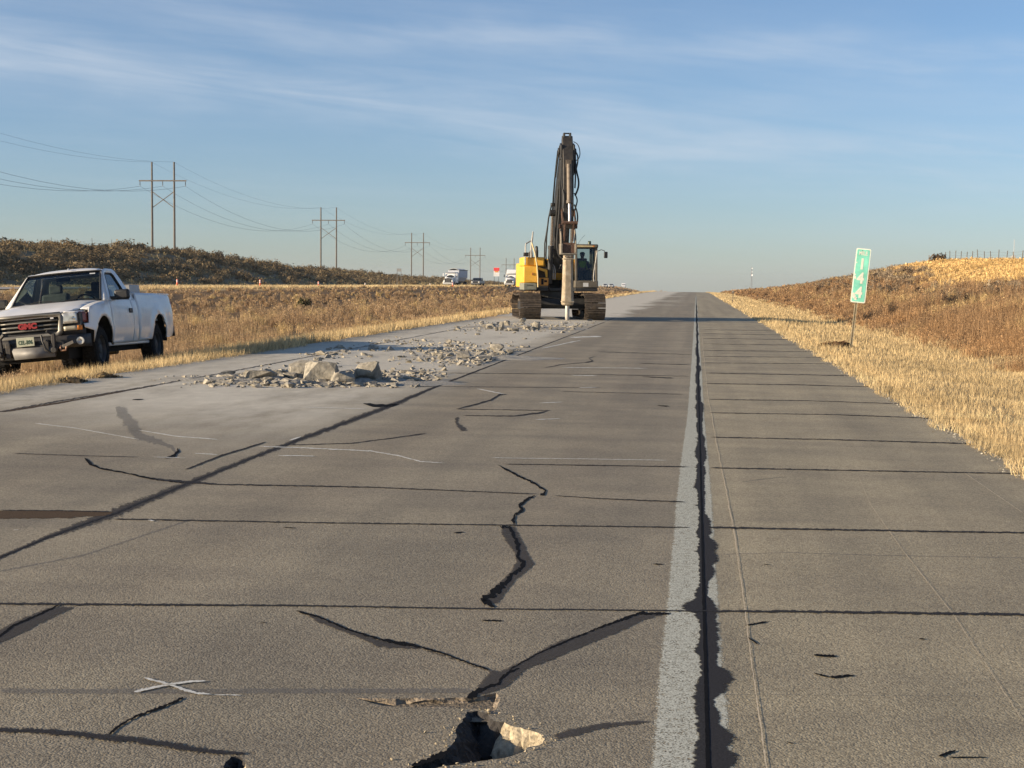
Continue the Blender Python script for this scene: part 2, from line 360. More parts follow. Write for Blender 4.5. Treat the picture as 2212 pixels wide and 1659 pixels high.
# ------------------------------------------------------------------ pavement
def pavement_mat():
    mt = bpy.data.materials.new('worn asphalt over concrete'); mt.use_nodes = True; nt = mt.node_tree; N = nt.nodes; L = nt.links
    b = N['Principled BSDF']; b.inputs['Roughness'].default_value = 0.85; b.inputs['Specular IOR Level'].default_value = 0.3
    tc = N.new('ShaderNodeTexCoord'); P = tc.outputs['Object']; sep = N.new('ShaderNodeSeparateXYZ'); L.new(P, sep.inputs[0])
    def noise(scale, detail=3, rough=0.6, sc=(1, 1, 1), loc=(0, 0, 0), dist=0.0):
        mp = N.new('ShaderNodeMapping'); mp.inputs['Scale'].default_value = sc; mp.inputs['Location'].default_value = loc; L.new(P, mp.inputs[0])
        n = N.new('ShaderNodeTexNoise'); n.inputs['Scale'].default_value = scale; n.inputs['Detail'].default_value = detail; n.inputs['Roughness'].default_value = rough
        n.inputs['Distortion'].default_value = dist; L.new(mp.outputs[0], n.inputs['Vector']); return n.outputs['Fac']
    def rng_(v, a, b_, c=0.0, d=1.0, smooth=True):
        n = N.new('ShaderNodeMapRange'); n.interpolation_type = 'SMOOTHSTEP' if smooth else 'LINEAR'
        for k, q in zip(('From Min', 'From Max', 'To Min', 'To Max'), (a, b_, c, d)): n.inputs[k].default_value = q
        L.new(v, n.inputs['Value']); return n.outputs[0]
    def M(op, a, b_=None):
        n = N.new('ShaderNodeMath'); n.operation = op
        for i, v in enumerate((a, b_)):
            if v is None: continue
            if isinstance(v, (int, float)): n.inputs[i].default_value = v
            else: L.new(v, n.inputs[i])
        return n.outputs[0]
    def mix(f, a, b_, mode='MIX'):
        n = N.new('ShaderNodeMix'); n.data_type = 'RGBA'; n.blend_type = mode
        for k, v in ((0, f), (6, a), (7, b_)):
            if isinstance(v, (int, float)): n.inputs[k].default_value = v
            elif isinstance(v, tuple): n.inputs[k].default_value = (*v, 1)
            else: L.new(v, n.inputs[k])
        return n.outputs[2]
    vor = N.new('ShaderNodeTexVoronoi'); vor.inputs['Scale'].default_value = 115; L.new(P, vor.inputs['Vector'])
    vcol = N.new('ShaderNodeSeparateColor'); L.new(vor.outputs['Color'], vcol.inputs[0])
    fine = noise(140, 2, 0.7); med = noise(38, 3, 0.7)
    grain = M('ADD', M('MULTIPLY', vcol.outputs[0], 0.55), M('ADD', M('MULTIPLY', fine, 0.5), M('MULTIPLY', med, 0.45)))
    g = rng_(grain, 0.45, 1.1, 0, 1, False)
    base = mix(g, (.225, .192, .136), (.445, .395, .290))
    lane = rng_(sep.outputs['X'], 0.0, 0.15)
    base = mix(1.0, base, mix(lane, (.93, .92, .89), (1.08, 1.06, .97)), 'MULTIPLY')
    blot = noise(0.9, 5, 0.6); base = mix(1.0, base, mix(rng_(blot, 0.3, 0.7), (.84, .84, .85), (1.10, 1.09, 1.07)), 'MULTIPLY')
    streak = noise(1.0, 4, 0.55, (1.6, 0.035, 1), (3, 0, 0)); base = mix(1.0, base, mix(rng_(streak, 0.3, 0.7), (.86, .86, .87), (1.10, 1.09, 1.08)), 'MULTIPLY')
    cross = noise(1.0, 3, 0.5, (0.25, 2.2, 1), (7, 0, 0)); base = mix(1.0, base, mix(rng_(cross, 0.35, 0.75), (1.03, 1.03, 1.03), (.90, .90, .92)), 'MULTIPLY')
    for wx, ww in ((-2.75, .42), (-.95, .42), (-6.6, .5), (-4.9, .5)):
        d_ = M('DIVIDE', M('ADD', sep.outputs['X'], -wx), ww); gk = M('EXPONENT', M('MULTIPLY', M('MULTIPLY', d_, d_), -1.0))
        base = mix(M('MULTIPLY', gk, rng_(streak, .3, .65, .35, 1.0)), base, mix(1.0, base, (.885, .875, .875), 'MULTIPLY'))
    # paler concrete dust thrown around the breaking strip
    dx = M('MULTIPLY', rng_(sep.outputs['X'], -3.0, -4.6), rng_(M('ADD', sep.outputs['Y'], M('MULTIPLY', sep.outputs['X'], 0.55)), 8.5, 14.5))
    dn = noise(0.7, 6, 0.65, (1, 0.28, 1)); dn2 = noise(5.0, 5, 0.7, (1, 0.5, 1))
    dm = M('MULTIPLY', dx, M('ADD', M('MULTIPLY', rng_(dn, 0.30, 0.60), 0.72), M('MULTIPLY', dn2, 0.32)))
    dm = M('MULTIPLY', dm, rng_(sep.outputs['X'], -9.0, -7.6, .45, 1.0))
    xe = M('ADD', sep.outputs['X'], M('MULTIPLY', noise(0.55, 4, 0.6, (1, 0.25, 1), (2, 9, 0)), 3.2))
    dx2 = M('MULTIPLY', M('MULTIPLY', rng_(xe, -1.2, -2.6), rng_(sep.outputs['Y'], 56, 66)), rng_(dn, 0.26, 0.48, 0.62, 1.0))
    stn = noise(1.0, 4, 0.6, (0.12, 0.09, 1), (4, 1, 0)); far = M('MULTIPLY', M('MULTIPLY', rng_(sep.outputs['X'], 0.2, -2.6), rng_(sep.outputs['Y'], 75, 150)), rng_(stn, 0.48, 0.64, 0, .7))
    heap = M('MULTIPLY', M('MULTIPLY', rng_(sep.outputs['X'], -3.7, -4.3), rng_(sep.outputs['X'], -8.3, -7.6)), M('MULTIPLY', rng_(sep.outputs['Y'], 19.5, 23.5), rng_(dn, 0.25, 0.5, 0.35, 0.85)))
    edge = M('MULTIPLY', M('MULTIPLY', rng_(sep.outputs['X'], -7.3, -7.75), rng_(sep.outputs['X'], -8.7, -8.1)), M('MULTIPLY', rng_(sep.outputs['Y'], 12, 18), rng_(dn2, 0.3, 0.6, .3, .75)))
    dx2 = M('MAXIMUM', M('MAXIMUM', dx2, far), M('MAXIMUM', heap, edge))
    dm = M('MINIMUM', M('MAXIMUM', dm, dx2), 0.92)
    base = mix(dm, base, mix(dn2, (.50, .455, .355), (.78, .72, .58)))
    L.new(base, b.inputs['Base Color'])
    bp = N.new('ShaderNodeBump'); bp.inputs['Strength'].default_value = 0.40; bp.inputs['Distance'].default_value = 0.005
    L.new(M('ADD', M('MULTIPLY', vor.outputs['Distance'], -0.8), M('ADD', fine, med)), bp.inputs['Height']); L.new(bp.outputs[0], b.inputs['Normal'])
    return mt
PAVE = pavement_mat()
MATS['pave'] = PAVE
def zr(px, k=0.4464, ox=603.5, oy=1234.4): return [(ox + x * k, oy + y * k) for x, y in px]
def gpoly(pts): return [tuple(on_road(*p)[:2]) for p in pts]
def rough_poly(poly, step, amp):
    out = []
    for i in range(len(poly)):
        a, b = np.array(poly[i]), np.array(poly[(i + 1) % len(poly)]); n = max(1, int(np.linalg.norm(b - a) / step))
        d = (b - a); L_ = np.linalg.norm(d); nn = np.array([-d[1], d[0]]) / max(L_, 1e-6)
        for k in range(n):
            out.append(tuple(a + d * k / n + nn * rnd.uniform(-amp, amp) * (1 if k else .4)))
    return out
hole1 = rough_poly(gpoly(zr([(905, 678), (960, 674), (1010, 690), (1038, 722), (1090, 730), (1140, 752), (1215, 768), (1268, 792), (1280, 820), (1255, 842), (1200, 852), (1190, 872), (1090, 902), (1000, 916), (880, 930), (760, 950), (610, 985), (560, 985), (690, 925), (780, 886), (830, 845), (862, 802), (850, 772), (882, 730)])), 0.02, 0.006)
hole2 = rough_poly(gpoly(zr([(365, 611), (520, 616), (650, 611), (800, 613), (908, 610), (935, 606), (1050, 588), (1068, 628), (1056, 655), (1038, 690), (1000, 668), (905, 664), (800, 660), (650, 657), (500, 650)])), 0.03, 0.005)
hole3 = rough_poly(gpoly([(487, 1647), (500, 1634), (520, 1634), (532, 1648), (536, 1668), (480, 1672)]), 0.02, 0.005)
def make_road():
    Y1 = 14.0
    outer = [(XL, -4), (XR, -4), (XR, Y1), (XL, Y1)]
    P, F = cdt(outer, [hole1, hole2, hole3], 0.9, 0.2)
    V = [(x, y, -TILT * x) for x, y in P]; F = [tuple(f) for f in F]
    ys = list(np.arange(Y1, 60, 2)) + list(np.arange(60, 300, 6)) + list(np.arange(300, 1500, 25))
    xs = [XL, -7.9, -3.7, 0, XR]; k0 = len(V)
    for y in ys:
        for x in xs: V.append((x, y, float(-TILT * x + fall(y))))
    for i in range(len(ys) - 1):
        for j in range(4): a = k0 + i * 5 + j; F.append((a, a + 1, a + 6, a + 5))
    # pavement edge faces
    mb = MB(); mb.add(V, F); k = len(mb.v)
    for x in (XL, XR):
        yy = [-4, Y1] + ys[1:]; base = [(x, y, float(-TILT * x + fall(y))) for y in yy]; low = [(p[0] + (.05 if x > 0 else -.05), p[1], p[2] - 0.2) for p in base]; n = len(yy)
        mb.add(base + low, [(i, i + 1, n + i + 1, n + i) for i in range(n - 1)])
    o = mb.build('road', PAVE, None, smooth=None); tag(o, kind='structure')
    # broken holes through the slab
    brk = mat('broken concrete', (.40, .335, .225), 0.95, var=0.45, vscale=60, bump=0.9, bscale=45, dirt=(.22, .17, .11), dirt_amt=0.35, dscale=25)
    soil = mat('dark fill and painted shade', (.038, .034, .030), 0.95, var=0.4, vscale=40, bump=1.0, bscale=60)  # fill below the crust; also painted shade on the pothole's left wall
    for nm, hp, depth, inset in (('pothole', hole1, 0.26, 0.075), ('spalled_groove', hole2, 0.020, 0.016), ('pothole', hole3, 0.20, 0.03)):
        n = len(hp); A = np.array(hp)
        area = sum(A[i][0] * A[(i + 1) % n][1] - A[(i + 1) % n][0] * A[i][1] for i in range(n))
        def nrm(i):
            t = A[(i + 2) % n] - A[i - 2]; q = np.array([-t[1], t[0]]); q /= max(np.linalg.norm(q), 1e-6); return q * (1 if area > 0 else -1)
        fzs = (0, .06, .14, .22, .30, .38, .55, .78, 1.0) if depth > .05 else (0, .3, .6, 1.0); rows = []
        for k, fz in enumerate(fzs):
            row = []
            for i in range(n):
                q = nrm(i); ru = (rnd.uniform(-.010, .012) if k else 0); ins = inset * min(1, fz / .38 if depth > .05 else fz) + ru
                row.append((A[i][0] + q[0] * ins, A[i][1] + q[1] * ins, -TILT * A[i][0] - depth * fz + (rnd.uniform(-.006, .006) if k else 0)))
            rows.append(row)
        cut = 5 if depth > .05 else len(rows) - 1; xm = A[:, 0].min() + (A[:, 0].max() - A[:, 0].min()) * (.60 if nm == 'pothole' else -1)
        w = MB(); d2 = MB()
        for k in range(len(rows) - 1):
            pale_ids = [i for i in range(n) if A[i][0] > xm and k < cut]; dark_ids = [i for i in range(n) if i not in pale_ids]  # left wall takes the dark fill colour as painted shade; right stays pale
            for b_, ids in ((w, pale_ids), (d2, dark_ids)):
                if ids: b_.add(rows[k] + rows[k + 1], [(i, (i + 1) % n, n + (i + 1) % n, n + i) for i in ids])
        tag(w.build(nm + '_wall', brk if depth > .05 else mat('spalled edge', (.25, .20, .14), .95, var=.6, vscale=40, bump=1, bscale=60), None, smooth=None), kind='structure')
        if d2.v: tag(d2.build(nm + '_fill_and_shade', soil, None, smooth=None), kind='structure')  # soil here: dark fill, and painted shade on the pothole's left wall
        fl = MB(); x0, y0 = A.min(0) - 0.05; x1, y1 = A.max(0) + 0.05
        fl.grid(lambda u, v: (x0 + (x1 - x0) * u, y0 + (y1 - y0) * v, -depth * (0.93 + 0.12 * rnd.random()) - TILT * x0 + (-.012 if depth > .05 else 0)), 22, 22)
        tag(fl.build(nm + '_floor', soil if depth > .05 else mat('spalled surface', (.16, .13, .09), .95, var=.4, vscale=50, bump=1, bscale=60), None), kind='structure')
    # crumbs of broken pavement round the hole
    cr = MB()
    for k in range(170):
        i = rnd.randrange(len(hole1)); q = hole1[i]; x = q[0] + rnd.gauss(0, .035); y = q[1] + rnd.gauss(0, .06)
        if inside(hole1, x, y) or inside(hole2, x, y): continue
        bm = rock_bm([rnd.uniform(.002, .007)] * 3, n=8); bm.verts.index_update(); cr.add([(v.co.x + x, v.co.y + y, v.co.z - TILT * x + .003) for v in bm.verts], [tuple(v.index for v in f.verts) for f in bm.faces]); bm.free()
    tag(cr.build('pavement_crumbs', brk, None, smooth=None), kind='stuff')
make_road()

# ------------------------------------------------------------------ markings, joints, cracks and sealant
def marks(name, m, polys, dz):
    """px outlines -> one sheet lying on the road; 'core' is 1 inside and 0 at the worn edge"""
    mb = MB(); core = []
    for P, F, A in polys:
        V = [on_road(*p) for p in P]; core += list(A)
        mb.add([(v[0], v[1], -TILT * v[0] + float(fall(v[1])) + dz) for v in V], F)
    o = mb.build(name, m, None, smooth=None); at = o.data.attributes.new('core', 'FLOAT', 'POINT'); at.data.foreach_set('value', np.array(core, np.float32))
    return tag(o, kind='structure')
def ribbon(Lf, Cn, Rt, mid=1.0):
    P = []; A = []
    for l, c, r in zip(Lf, Cn, Rt): P += [tuple(l), tuple(c), tuple(r)]; A += [0, mid, 0]
    n = len(Lf); return P, [q for i in range(n - 1) for q in ((3 * i, 3 * i + 1, 3 * i + 4, 3 * i + 3), (3 * i + 1, 3 * i + 2, 3 * i + 5, 3 * i + 4))], A
def strip(pts, w, jit=0.35, seg=6.0, taper=True, wob=0.0, mid=1.4):
    """polyline in photograph pixels -> ribbon of pixel width w (number or list)"""
    pts = [np.array(p, float) for p in pts]; ws = w if isinstance(w, (list, tuple)) else [w] * len(pts)
    Q = []; W = []
    for i in range(len(pts) - 1):
        n = max(1, int(np.linalg.norm(pts[i + 1] - pts[i]) / seg))
        for k in range(n):
            t = k / n; Q.append(pts[i] * (1 - t) + pts[i + 1] * t); W.append(ws[i] * (1 - t) + ws[i + 1] * t)
    Q.append(pts[-1]); W.append(ws[-1]); n = len(Q); Lf, Rt = [], []
    if wob: Q = [q + np.array([rnd.uniform(-wob, wob), rnd.uniform(-wob, wob) * .6]) for q in Q]
    for i in range(n):
        d = Q[min(i + 1, n - 1)] - Q[max(i - 1, 0)]; d /= max(np.linalg.norm(d), 1e-6); nn = np.array([-d[1], d[0]])
        h = W[i] * .56
        if taper: h *= min(1, (min(i, n - 1 - i) + 0.35) / 2.0)
        Lf.append(Q[i] + nn * h * (1 + rnd.uniform(-jit, jit))); Rt.append(Q[i] - nn * h * (1 + rnd.uniform(-jit, jit)))
    return ribbon(Lf, Q, Rt, mid)
def poly_px(poly, rough=2.0, step=5.0, feather=5.0):
    pp = rough_poly(poly, step, rough); P, F = cdt(pp, (), 3.0); B = np.array(pp); B2 = np.roll(B, -1, 0); A = []
    for p in P:
        q = np.array(p); d = B2 - B; t = np.clip(((q - B) * d).sum(1) / np.maximum((d * d).sum(1), 1e-9), 0, 1); A.append(min(1.0, float(np.min(np.linalg.norm(B + d * t[:, None] - q, axis=1))) / feather))
    return P, F, A
def tarmat(name, col, bias, top=1.0, grit=0.0):
    mt = bpy.data.materials.new(name); mt.use_nodes = True; nt = mt.node_tree; N = nt.nodes; L = nt.links
    b = N['Principled BSDF']; b.inputs['Roughness'].default_value = 0.9; b.inputs['Specular IOR Level'].default_value = .05
    tc = N.new('ShaderNodeTexCoord')
    def noise(sc, det, rough, stretch=(1, 1, 1)):
        mp = N.new('ShaderNodeMapping'); mp.inputs['Scale'].default_value = stretch; L.new(tc.outputs['Object'], mp.inputs[0])
        n = N.new('ShaderNodeTexNoise'); n.inputs['Scale'].default_value = sc; n.inputs['Detail'].default_value = det; n.inputs['Roughness'].default_value = rough; L.new(mp.outputs[0], n.inputs['Vector']); return n.outputs['Fac']
    def M(op, a, c):
        n = N.new('ShaderNodeMath'); n.operation = op
        for i, v in enumerate((a, c)):
            if isinstance(v, (int, float)): n.inputs[i].default_value = v
            else: L.new(v, n.inputs[i])
        return n.outputs[0]
    n1 = noise(26, 7, .75); n2 = noise(120, 3, .7)
    at = N.new('ShaderNodeAttribute'); at.attribute_name = 'core'
    v = M('ADD', M('MULTIPLY', M('MINIMUM', at.outputs['Fac'], 1.0), 1.25), M('ADD', M('MULTIPLY', M('SUBTRACT', n1, .5), 2.6), bias))
    if grit: v = M('ADD', v, M('MULTIPLY', M('SUBTRACT', n2, .5), grit))
    mr = N.new('ShaderNodeMapRange'); mr.inputs['From Min'].default_value = .42; mr.inputs['From Max'].default_value = .62; mr.inputs['To Max'].default_value = top; L.new(v, mr.inputs['Value'])
    t = N.new('ShaderNodeBsdfTransparent'); mx = N.new('ShaderNodeMixShader'); L.new(mr.outputs[0], mx.inputs[0]); L.new(t.outputs[0], mx.inputs[1]); L.new(b.outputs[0], mx.inputs[2])
    L.new(mx.outputs[0], N['Material Output'].inputs['Surface'])
    r = N.new('ShaderNodeValToRGB'); r.color_ramp.elements[0].position = .3; r.color_ramp.elements[1].position = .7; r.color_ramp.elements[0].color = (*[c * .65 for c in col], 1); r.color_ramp.elements[1].color = (*[min(.95, c * 1.4) for c in col], 1)
    L.new(n2, r.inputs[0]); L.new(r.outputs[0], b.inputs['Base Color'])
    return mt
TAR = tarmat('black crack sealant', (.042, .041, .043), .02, .95, 1.9)
TARW = tarmat('worn grey sealant', (.078, .073, .069), -.30, .84, 1.9)
CRK = tarmat('open crack', (.010, .010, .011), .62)
PAINT = tarmat('worn white road paint', (.54, .54, .45), -.52, .95, 3.0)
CHALK = tarmat('white marking spray', (.74, .71, .62), -.12, .9, 1.2)
SCR = tarmat('pale scrape', (.66, .56, .40), -.05, .8, 1.2)
STICK = mat('white sticker', (.6, .6, .58), .5, var=.1)
def lerp_x(tab, y):
    ys = [t[0] for t in tab]; return [float(np.interp(y, ys, [t[k] for t in tab])) for k in range(1, len(tab[0]))]
def make_marks():
    # white edge line: left and right edge by image row
    tab = [(640, 1502.2, 1505.2), (700, 1499, 1509), (800, 1492, 1516), (900, 1484, 1522), (1000, 1468, 1533), (1100, 1457, 1541), (1200, 1448, 1548), (1310, 1437, 1555), (1450, 1420, 1566), (1659, 1403, 1590), (1760, 1394, 1602)]
    ys = []; y = 640.0; Lf, Cn, Rt = [], [], []
    while y < 1760: ys.append(y); y += max(0.8, (y - 620) / 110)
    for y in ys:
        a, b = lerp_x(tab, y); k = (y - 615) / 600; Lf.append((a - 5 * k + rnd.uniform(-1.5, 1.5) * k, y)); Rt.append((b + 5 * k + rnd.uniform(-1.5, 1.5) * k, y)); Cn.append(((a + b) / 2, y))
    marks('edge_line', PAINT, [ribbon(Lf, Cn, Rt, 5.0)], 0.0008)
    # long joint sealant: irregular bleed, wide and narrow runs
    rr_ = random.Random(5); Lf, Cn, Rt = [], [], []; y = 640.0; eL = eR = .5; tL, tR = .5, .5; nl = nr = 0
    keyL = {1050: 16, 1150: 14, 1190: 13, 1310: 52, 1560: 22, 1640: 24}
    keyR = {950: 12, 1180: 34, 1205: 34, 1235: 26, 1380: 26, 1465: 62, 1480: 50, 1550: 30, 1595: 60, 1640: 66}
    while y < 1775:
        k = (y - 615) / 700
        if y > nl: tL = rr_.choice([.25, .3, .5, .8, 1.25]); nl = y + k * rr_.uniform(14, 60)
        if y > nr: tR = rr_.choice([.3, .45, .6, 1.0, 1.5]); nr = y + k * rr_.uniform(18, 80)
        eL += (tL - eL) * .35; eR += (tR - eR) * .30
        x0 = 1503.3 + (y - 628) * 0.0262; far = 1.0
        wl = (7 + 12 * eL + rr_.uniform(-3, 3)) * k * far; wr = (6 + 14 * eR + rr_.uniform(-3, 3)) * k * far
        if y < 1320 and rr_.random() < .07: wl += 14 * k * rr_.random()
        for kk, q in keyL.items(): wl = max(wl, q * max(0, 1 - (abs(y - kk) / (15 * (.4 + k))) ** 1.6))
        for kk, q in keyR.items(): wr = max(wr, q * max(0, 1 - (abs(y - kk) / (22 * (.4 + k))) ** 1.8))
        Lf.append((x0 - wl * 1.15, y)); Cn.append((x0, y)); Rt.append((x0 + wr * 1.15, y)); y += max(0.6, (y - 620) / 230)
    marks('joint_sealant', TAR, [ribbon(Lf, Cn, Rt, 2.2)], 0.0016)
    marks('joint_groove', CRK, [strip([(1503.5, 640), (1512, 960), (1521, 1320), (1531, 1700), (1533, 1770)], [.6, 2.5, 6, 9, 10], .2, 8)], 0.0026)
    # transverse joints
    J = []
    def j(pts, w): J.append(strip(pts, [q * .66 for q in w] if isinstance(w, (list, tuple)) else w * .6, 0.5, 7, wob=.35))
    j([(-30, 1305), (250, 1307), (640, 1309), (1050, 1316), (1440, 1320), (1515, 1322)], [7, 8, 5, 4.5, 4, 6]); j([(1515, 1321), (1700, 1322), (1950, 1325), (2240, 1329)], [7, 8, 9, 9])
    j([(245, 1122), (700, 1130), (1090, 1135), (1490, 1140)], [4, 3.4, 3.2, 3.2]); j([(1530, 1140), (1800, 1145), (2230, 1152)], [6, 5.5, 5])
    j([(330, 1035), (410, 1043), (480, 1047), (800, 1053), (1160, 1068)], [5, 8, 4, 3, 2.4]); j([(1195, 1071), (1300, 1078), (1480, 1085)], [1.6, 2.6, 4])
    j([(1090, 1003), (1300, 1006), (1488, 1009)], [2, 2.4, 3]); j([(1535, 1011), (1800, 1016), (2220, 1024)], [4, 3.4, 3])
    j([(1535, 945), (1800, 950), (2165, 961)], [2.6, 2.6, 4]); j([(1532, 892), (1800, 896), (2070, 906)], [2, 2, 3])
    j([(1530, 863), (1750, 866), (1985, 874)], 1.8); j([(1525, 829), (1700, 831), (1930, 837)], 2); j([(1522, 806), (1640, 808), (1890, 813)], 2)
    for yy, xe, w in ((784, 1835, 1.3), (770, 1800, 1.2), (757, 1770, 1.3), (743, 1745, 1.1), (731, 1715, 1.1), (721, 1700, 1.0), (712, 1685, 1.0)):
        j([(1518, yy), (xe - 60, yy + 2), (xe, yy + 3)], w)
    j([(1380, 755 + 30), (1490, 788)], 1.4); j([(960, 806), (1200, 808), (1490, 813)], 1.3); j([(1290, 760), (1495, 766)], 1.2); j([(900, 835), (1300, 838)], 1.2); j([(1210, 846), (1480, 852)], 1.2)
    j([(0, 1103), (120, 1104), (240, 1106)], [3, 3, 4]); j([(620, 962), (760, 958), (860, 945), (922, 936)], [2.2, 2.2, 2.2, 3]); j([(30, 980), (180, 985), (300, 988)], 1.6)
    j([(985, 884), (1120, 886), (1190, 887)], 2.0); j([(1000, 898), (1110, 899), (1160, 893), (1187, 887)], [1.6, 3, 5, 3]); j([(985, 884), (1020, 876), (1060, 864), (1080, 853), (1095, 852)], [3, 4, 5, 6, 4])
    j([(1175, 795), (1210, 788), (1265, 783)], 1.6); j([(1262, 784), (1280, 780), (1272, 774), (1285, 770)], [4, 9, 6, 3]); j([(1385, 814), (1455, 817)], [1, 5])
    J.append(strip([(-20, 1578), (80, 1581), (180, 1589), (235, 1594), (300, 1602), (380, 1613), (440, 1624), (530, 1630)], [13, 14, 17, 20, 18, 17, 15, 9], .4, 5, mid=.9))
    marks('transverse_joints', TAR, J, 0.0036)
    brown = tarmat('brown stained joint', (.10, .070, .045), .25)
    marks('stained_joint', brown, [strip([(-20, 1112), (120, 1112), (245, 1110)], [17, 18, 6], .12, 10, False), strip([(5, 890), (120, 872), (240, 850), (340, 832)], [3, 3, 2.4, 2], .3)], 0.0020)
    # longitudinal centre joint
    cj = [(-30, 1217), (100, 1162), (250, 1108), (400, 1047), (560, 983), (640, 952), (760, 908), (850, 874), (935, 838), (1060, 790), (1180, 744), (1290, 702), (1330, 686)]
    marks('centre_joint_stain', TARW, [strip(cj, [11, 13, 30, 18, 12, 14, 15, 15, 7, 4, 2.4, 1.6, 1.2], .25, 8)], 0.0013)
    marks('centre_joint', TAR, [strip(cj, [3, 3, 4.4, 3.2, 2.2, 2.8, 3.2, 3.2, 1.8, 1.2, .9, .8, .6], .5, 6, wob=.7), strip([(400, 1015), (480, 984), (575, 955)], [3, 4, 3])], 0.0030)
    # cracks
    K = 0.3967
    def z5(p): return [(877.7 + x * K, 658.3 + y * K) for x, y in p]
    c1 = strip(z5([(500, 875), (560, 905), (625, 940), (700, 975), (745, 1005), (760, 1015), (748, 1032), (725, 1042)]), [2, 3, 3.2, 3.2, 4, 5, 6, 3], .6, 4, wob=1.6)
    c2 = strip(z5([(700, 1037), (655, 1065), (620, 1090), (627, 1120), (590, 1145), (575, 1175), (590, 1198)]), [4, 5, 5, 5, 4.5, 6, 8], .6, 4, wob=2.2)
    c3 = strip(z5([(505, 1210), (560, 1218), (575, 1240), (585, 1262), (605, 1300), (612, 1340), (606, 1370), (640, 1410), (620, 1445), (575, 1472), (545, 1510), (500, 1550), (450, 1590), (410, 1612), (480, 1645)]), [4, 6, 6, 6, 6, 7, 6, 7, 7, 6, 8, 12, 12, 8, 7], .6, 4, wob=2.4)
    band = poly_px(z5([(500, 1212), (592, 1200), (622, 1260), (652, 1310), (672, 1360), (706, 1405), (688, 1432), (605, 1500), (562, 1555), (505, 1632), (440, 1640), (392, 1612), (470, 1540), (560, 1450), (592, 1400), (575, 1345), (530, 1290)]), 1.5, 5)
    marks('worn_sealant', TARW, [band, poly_px(z5([(250, 610), (300, 605), (290, 640), (330, 665), (345, 695), (290, 695), (262, 655)]), 1, 4),
          poly_px(zr([(75, 190), (190, 215), (330, 275), (480, 325), (690, 365), (880, 430), (1010, 470), (1060, 480), (1140, 445), (1330, 340), (1560, 265), (1740, 200), (1890, 205), (1780, 240), (1640, 300), (1440, 385), (1200, 480), (1110, 560), (1060, 580), (960, 610), (905, 615), (985, 520), (1010, 490), (850, 440), (690, 385), (470, 375), (420, 345), (300, 300), (170, 245)]), 1.6, 6),
          poly_px(zr([(1280, 800), (1400, 760), (1560, 728), (1800, 715), (1815, 735), (1560, 770), (1360, 820)]), 1.5, 6),
          poly_px([(-10, 1360), (60, 1328), (110, 1308), (175, 1309), (140, 1325), (80, 1355), (-10, 1398)], 1.2, 6)], 0.0020)
    dark = [c1, c2, c3, strip(zr([(80, 192), (190, 222), (330, 283), (480, 330)]), [3, 4, 3, 4], .6, 4, wob=.8), strip(zr([(690, 370), (800, 402), (900, 440), (1015, 478)]), [4, 3, 2.4, 3], .6, 4, wob=.8), strip(zr([(1110, 480), (1250, 400), (1400, 335), (1560, 270), (1740, 205), (1890, 206)]), [2, 2, 3, 3, 5, 3], .7, 4, wob=.8), strip(zr([(480, 330), (560, 345), (690, 368)]), [4, 8, 5], .5), strip(zr([(910, 615), (960, 585), (1000, 565), (1060, 545), (1075, 520), (1110, 490), (1160, 470)]), [14, 10, 6, 4, 4, 5, 3], .6, 4, wob=1.0),
            strip([(-10, 1382), (30, 1352), (70, 1335), (128, 1308)], [3, 4, 3, 4], .5, 5, wob=1), strip([(235, 1589), (262, 1567), (295, 1548), (340, 1533), (396, 1508)], [5, 4, 4, 4, 5], .6, 4, wob=1.2),
            
            strip([(183, 990), (195, 1003), (215, 1012), (270, 1022), (330, 1035), (400, 1043)], [6, 5, 3, 2.4, 3, 5], .5, 5, wob=.8), strip([(355, 990), (375, 985), (385, 975), (383, 968)], [2, 5, 5, 3], .5, 3),
            strip([(785, 872), (820, 877), (860, 874)], [5, 7, 4], .5), strip([(285, 864), (310, 863)], 2.2), strip(zr([(640, 945), (760, 905), (830, 870)]), [8, 12, 8], .5)]
    for a, b, w in (((1758, 1416), (1808, 1419), 4), ((1758, 1455), (1790, 1464), 3), ((1790, 1464), (1845, 1460), 4), ((1985, 1381), (2000, 1381), 3), ((1700, 1605), (1715, 1608), 3), ((2028, 1635), (2065, 1622), 5), ((2050, 1638), (2130, 1637), 2), ((1040, 1341), (1085, 1342), 2.5),
                    ((1650, 1220), (1665, 1221), 2), ((560, 1345), (575, 1346), 2), ((1610, 1352), (1660, 1343), 2.4), ((1612, 1375), (1640, 1395), 2), ((1410, 1219), (1432, 1220), 2), ((980, 1152), (1002, 1150), 2), ((1420, 876), (1446, 878), 1.8), ((610, 1140), (640, 1141), 1.4)):
        dark.append(strip([a, b], w, .6, 4))
    marks('cracks', CRK, dark, 0.0030)
    faint = [strip([(250, 880), (275, 905), (300, 940), (370, 965), (385, 985)], [26, 34, 24, 10, 6], .3), strip([(1520, 1500), (2230, 1505)], 1.2), strip([(0, 1493), (420, 1494), (1020, 1492)], 14, .2), strip([(-20, 1238), (180, 1200), (420, 1120)], 4, .4),
             strip([(1560, 1198), (1700, 1194), (1900, 1200), (2240, 1206)], 1.6), strip([(1600, 1042), (1640, 1036), (1700, 1030)], 1.6)]
    marks('faint_stains', tarmat('faint grey stain', (.20, .195, .185), -.08, .38, 1.0), faint, 0.0013)
    K2 = 0.3472
    def z1(p): return [(x * K2, 1234.4 + y * K2) for x, y in p]
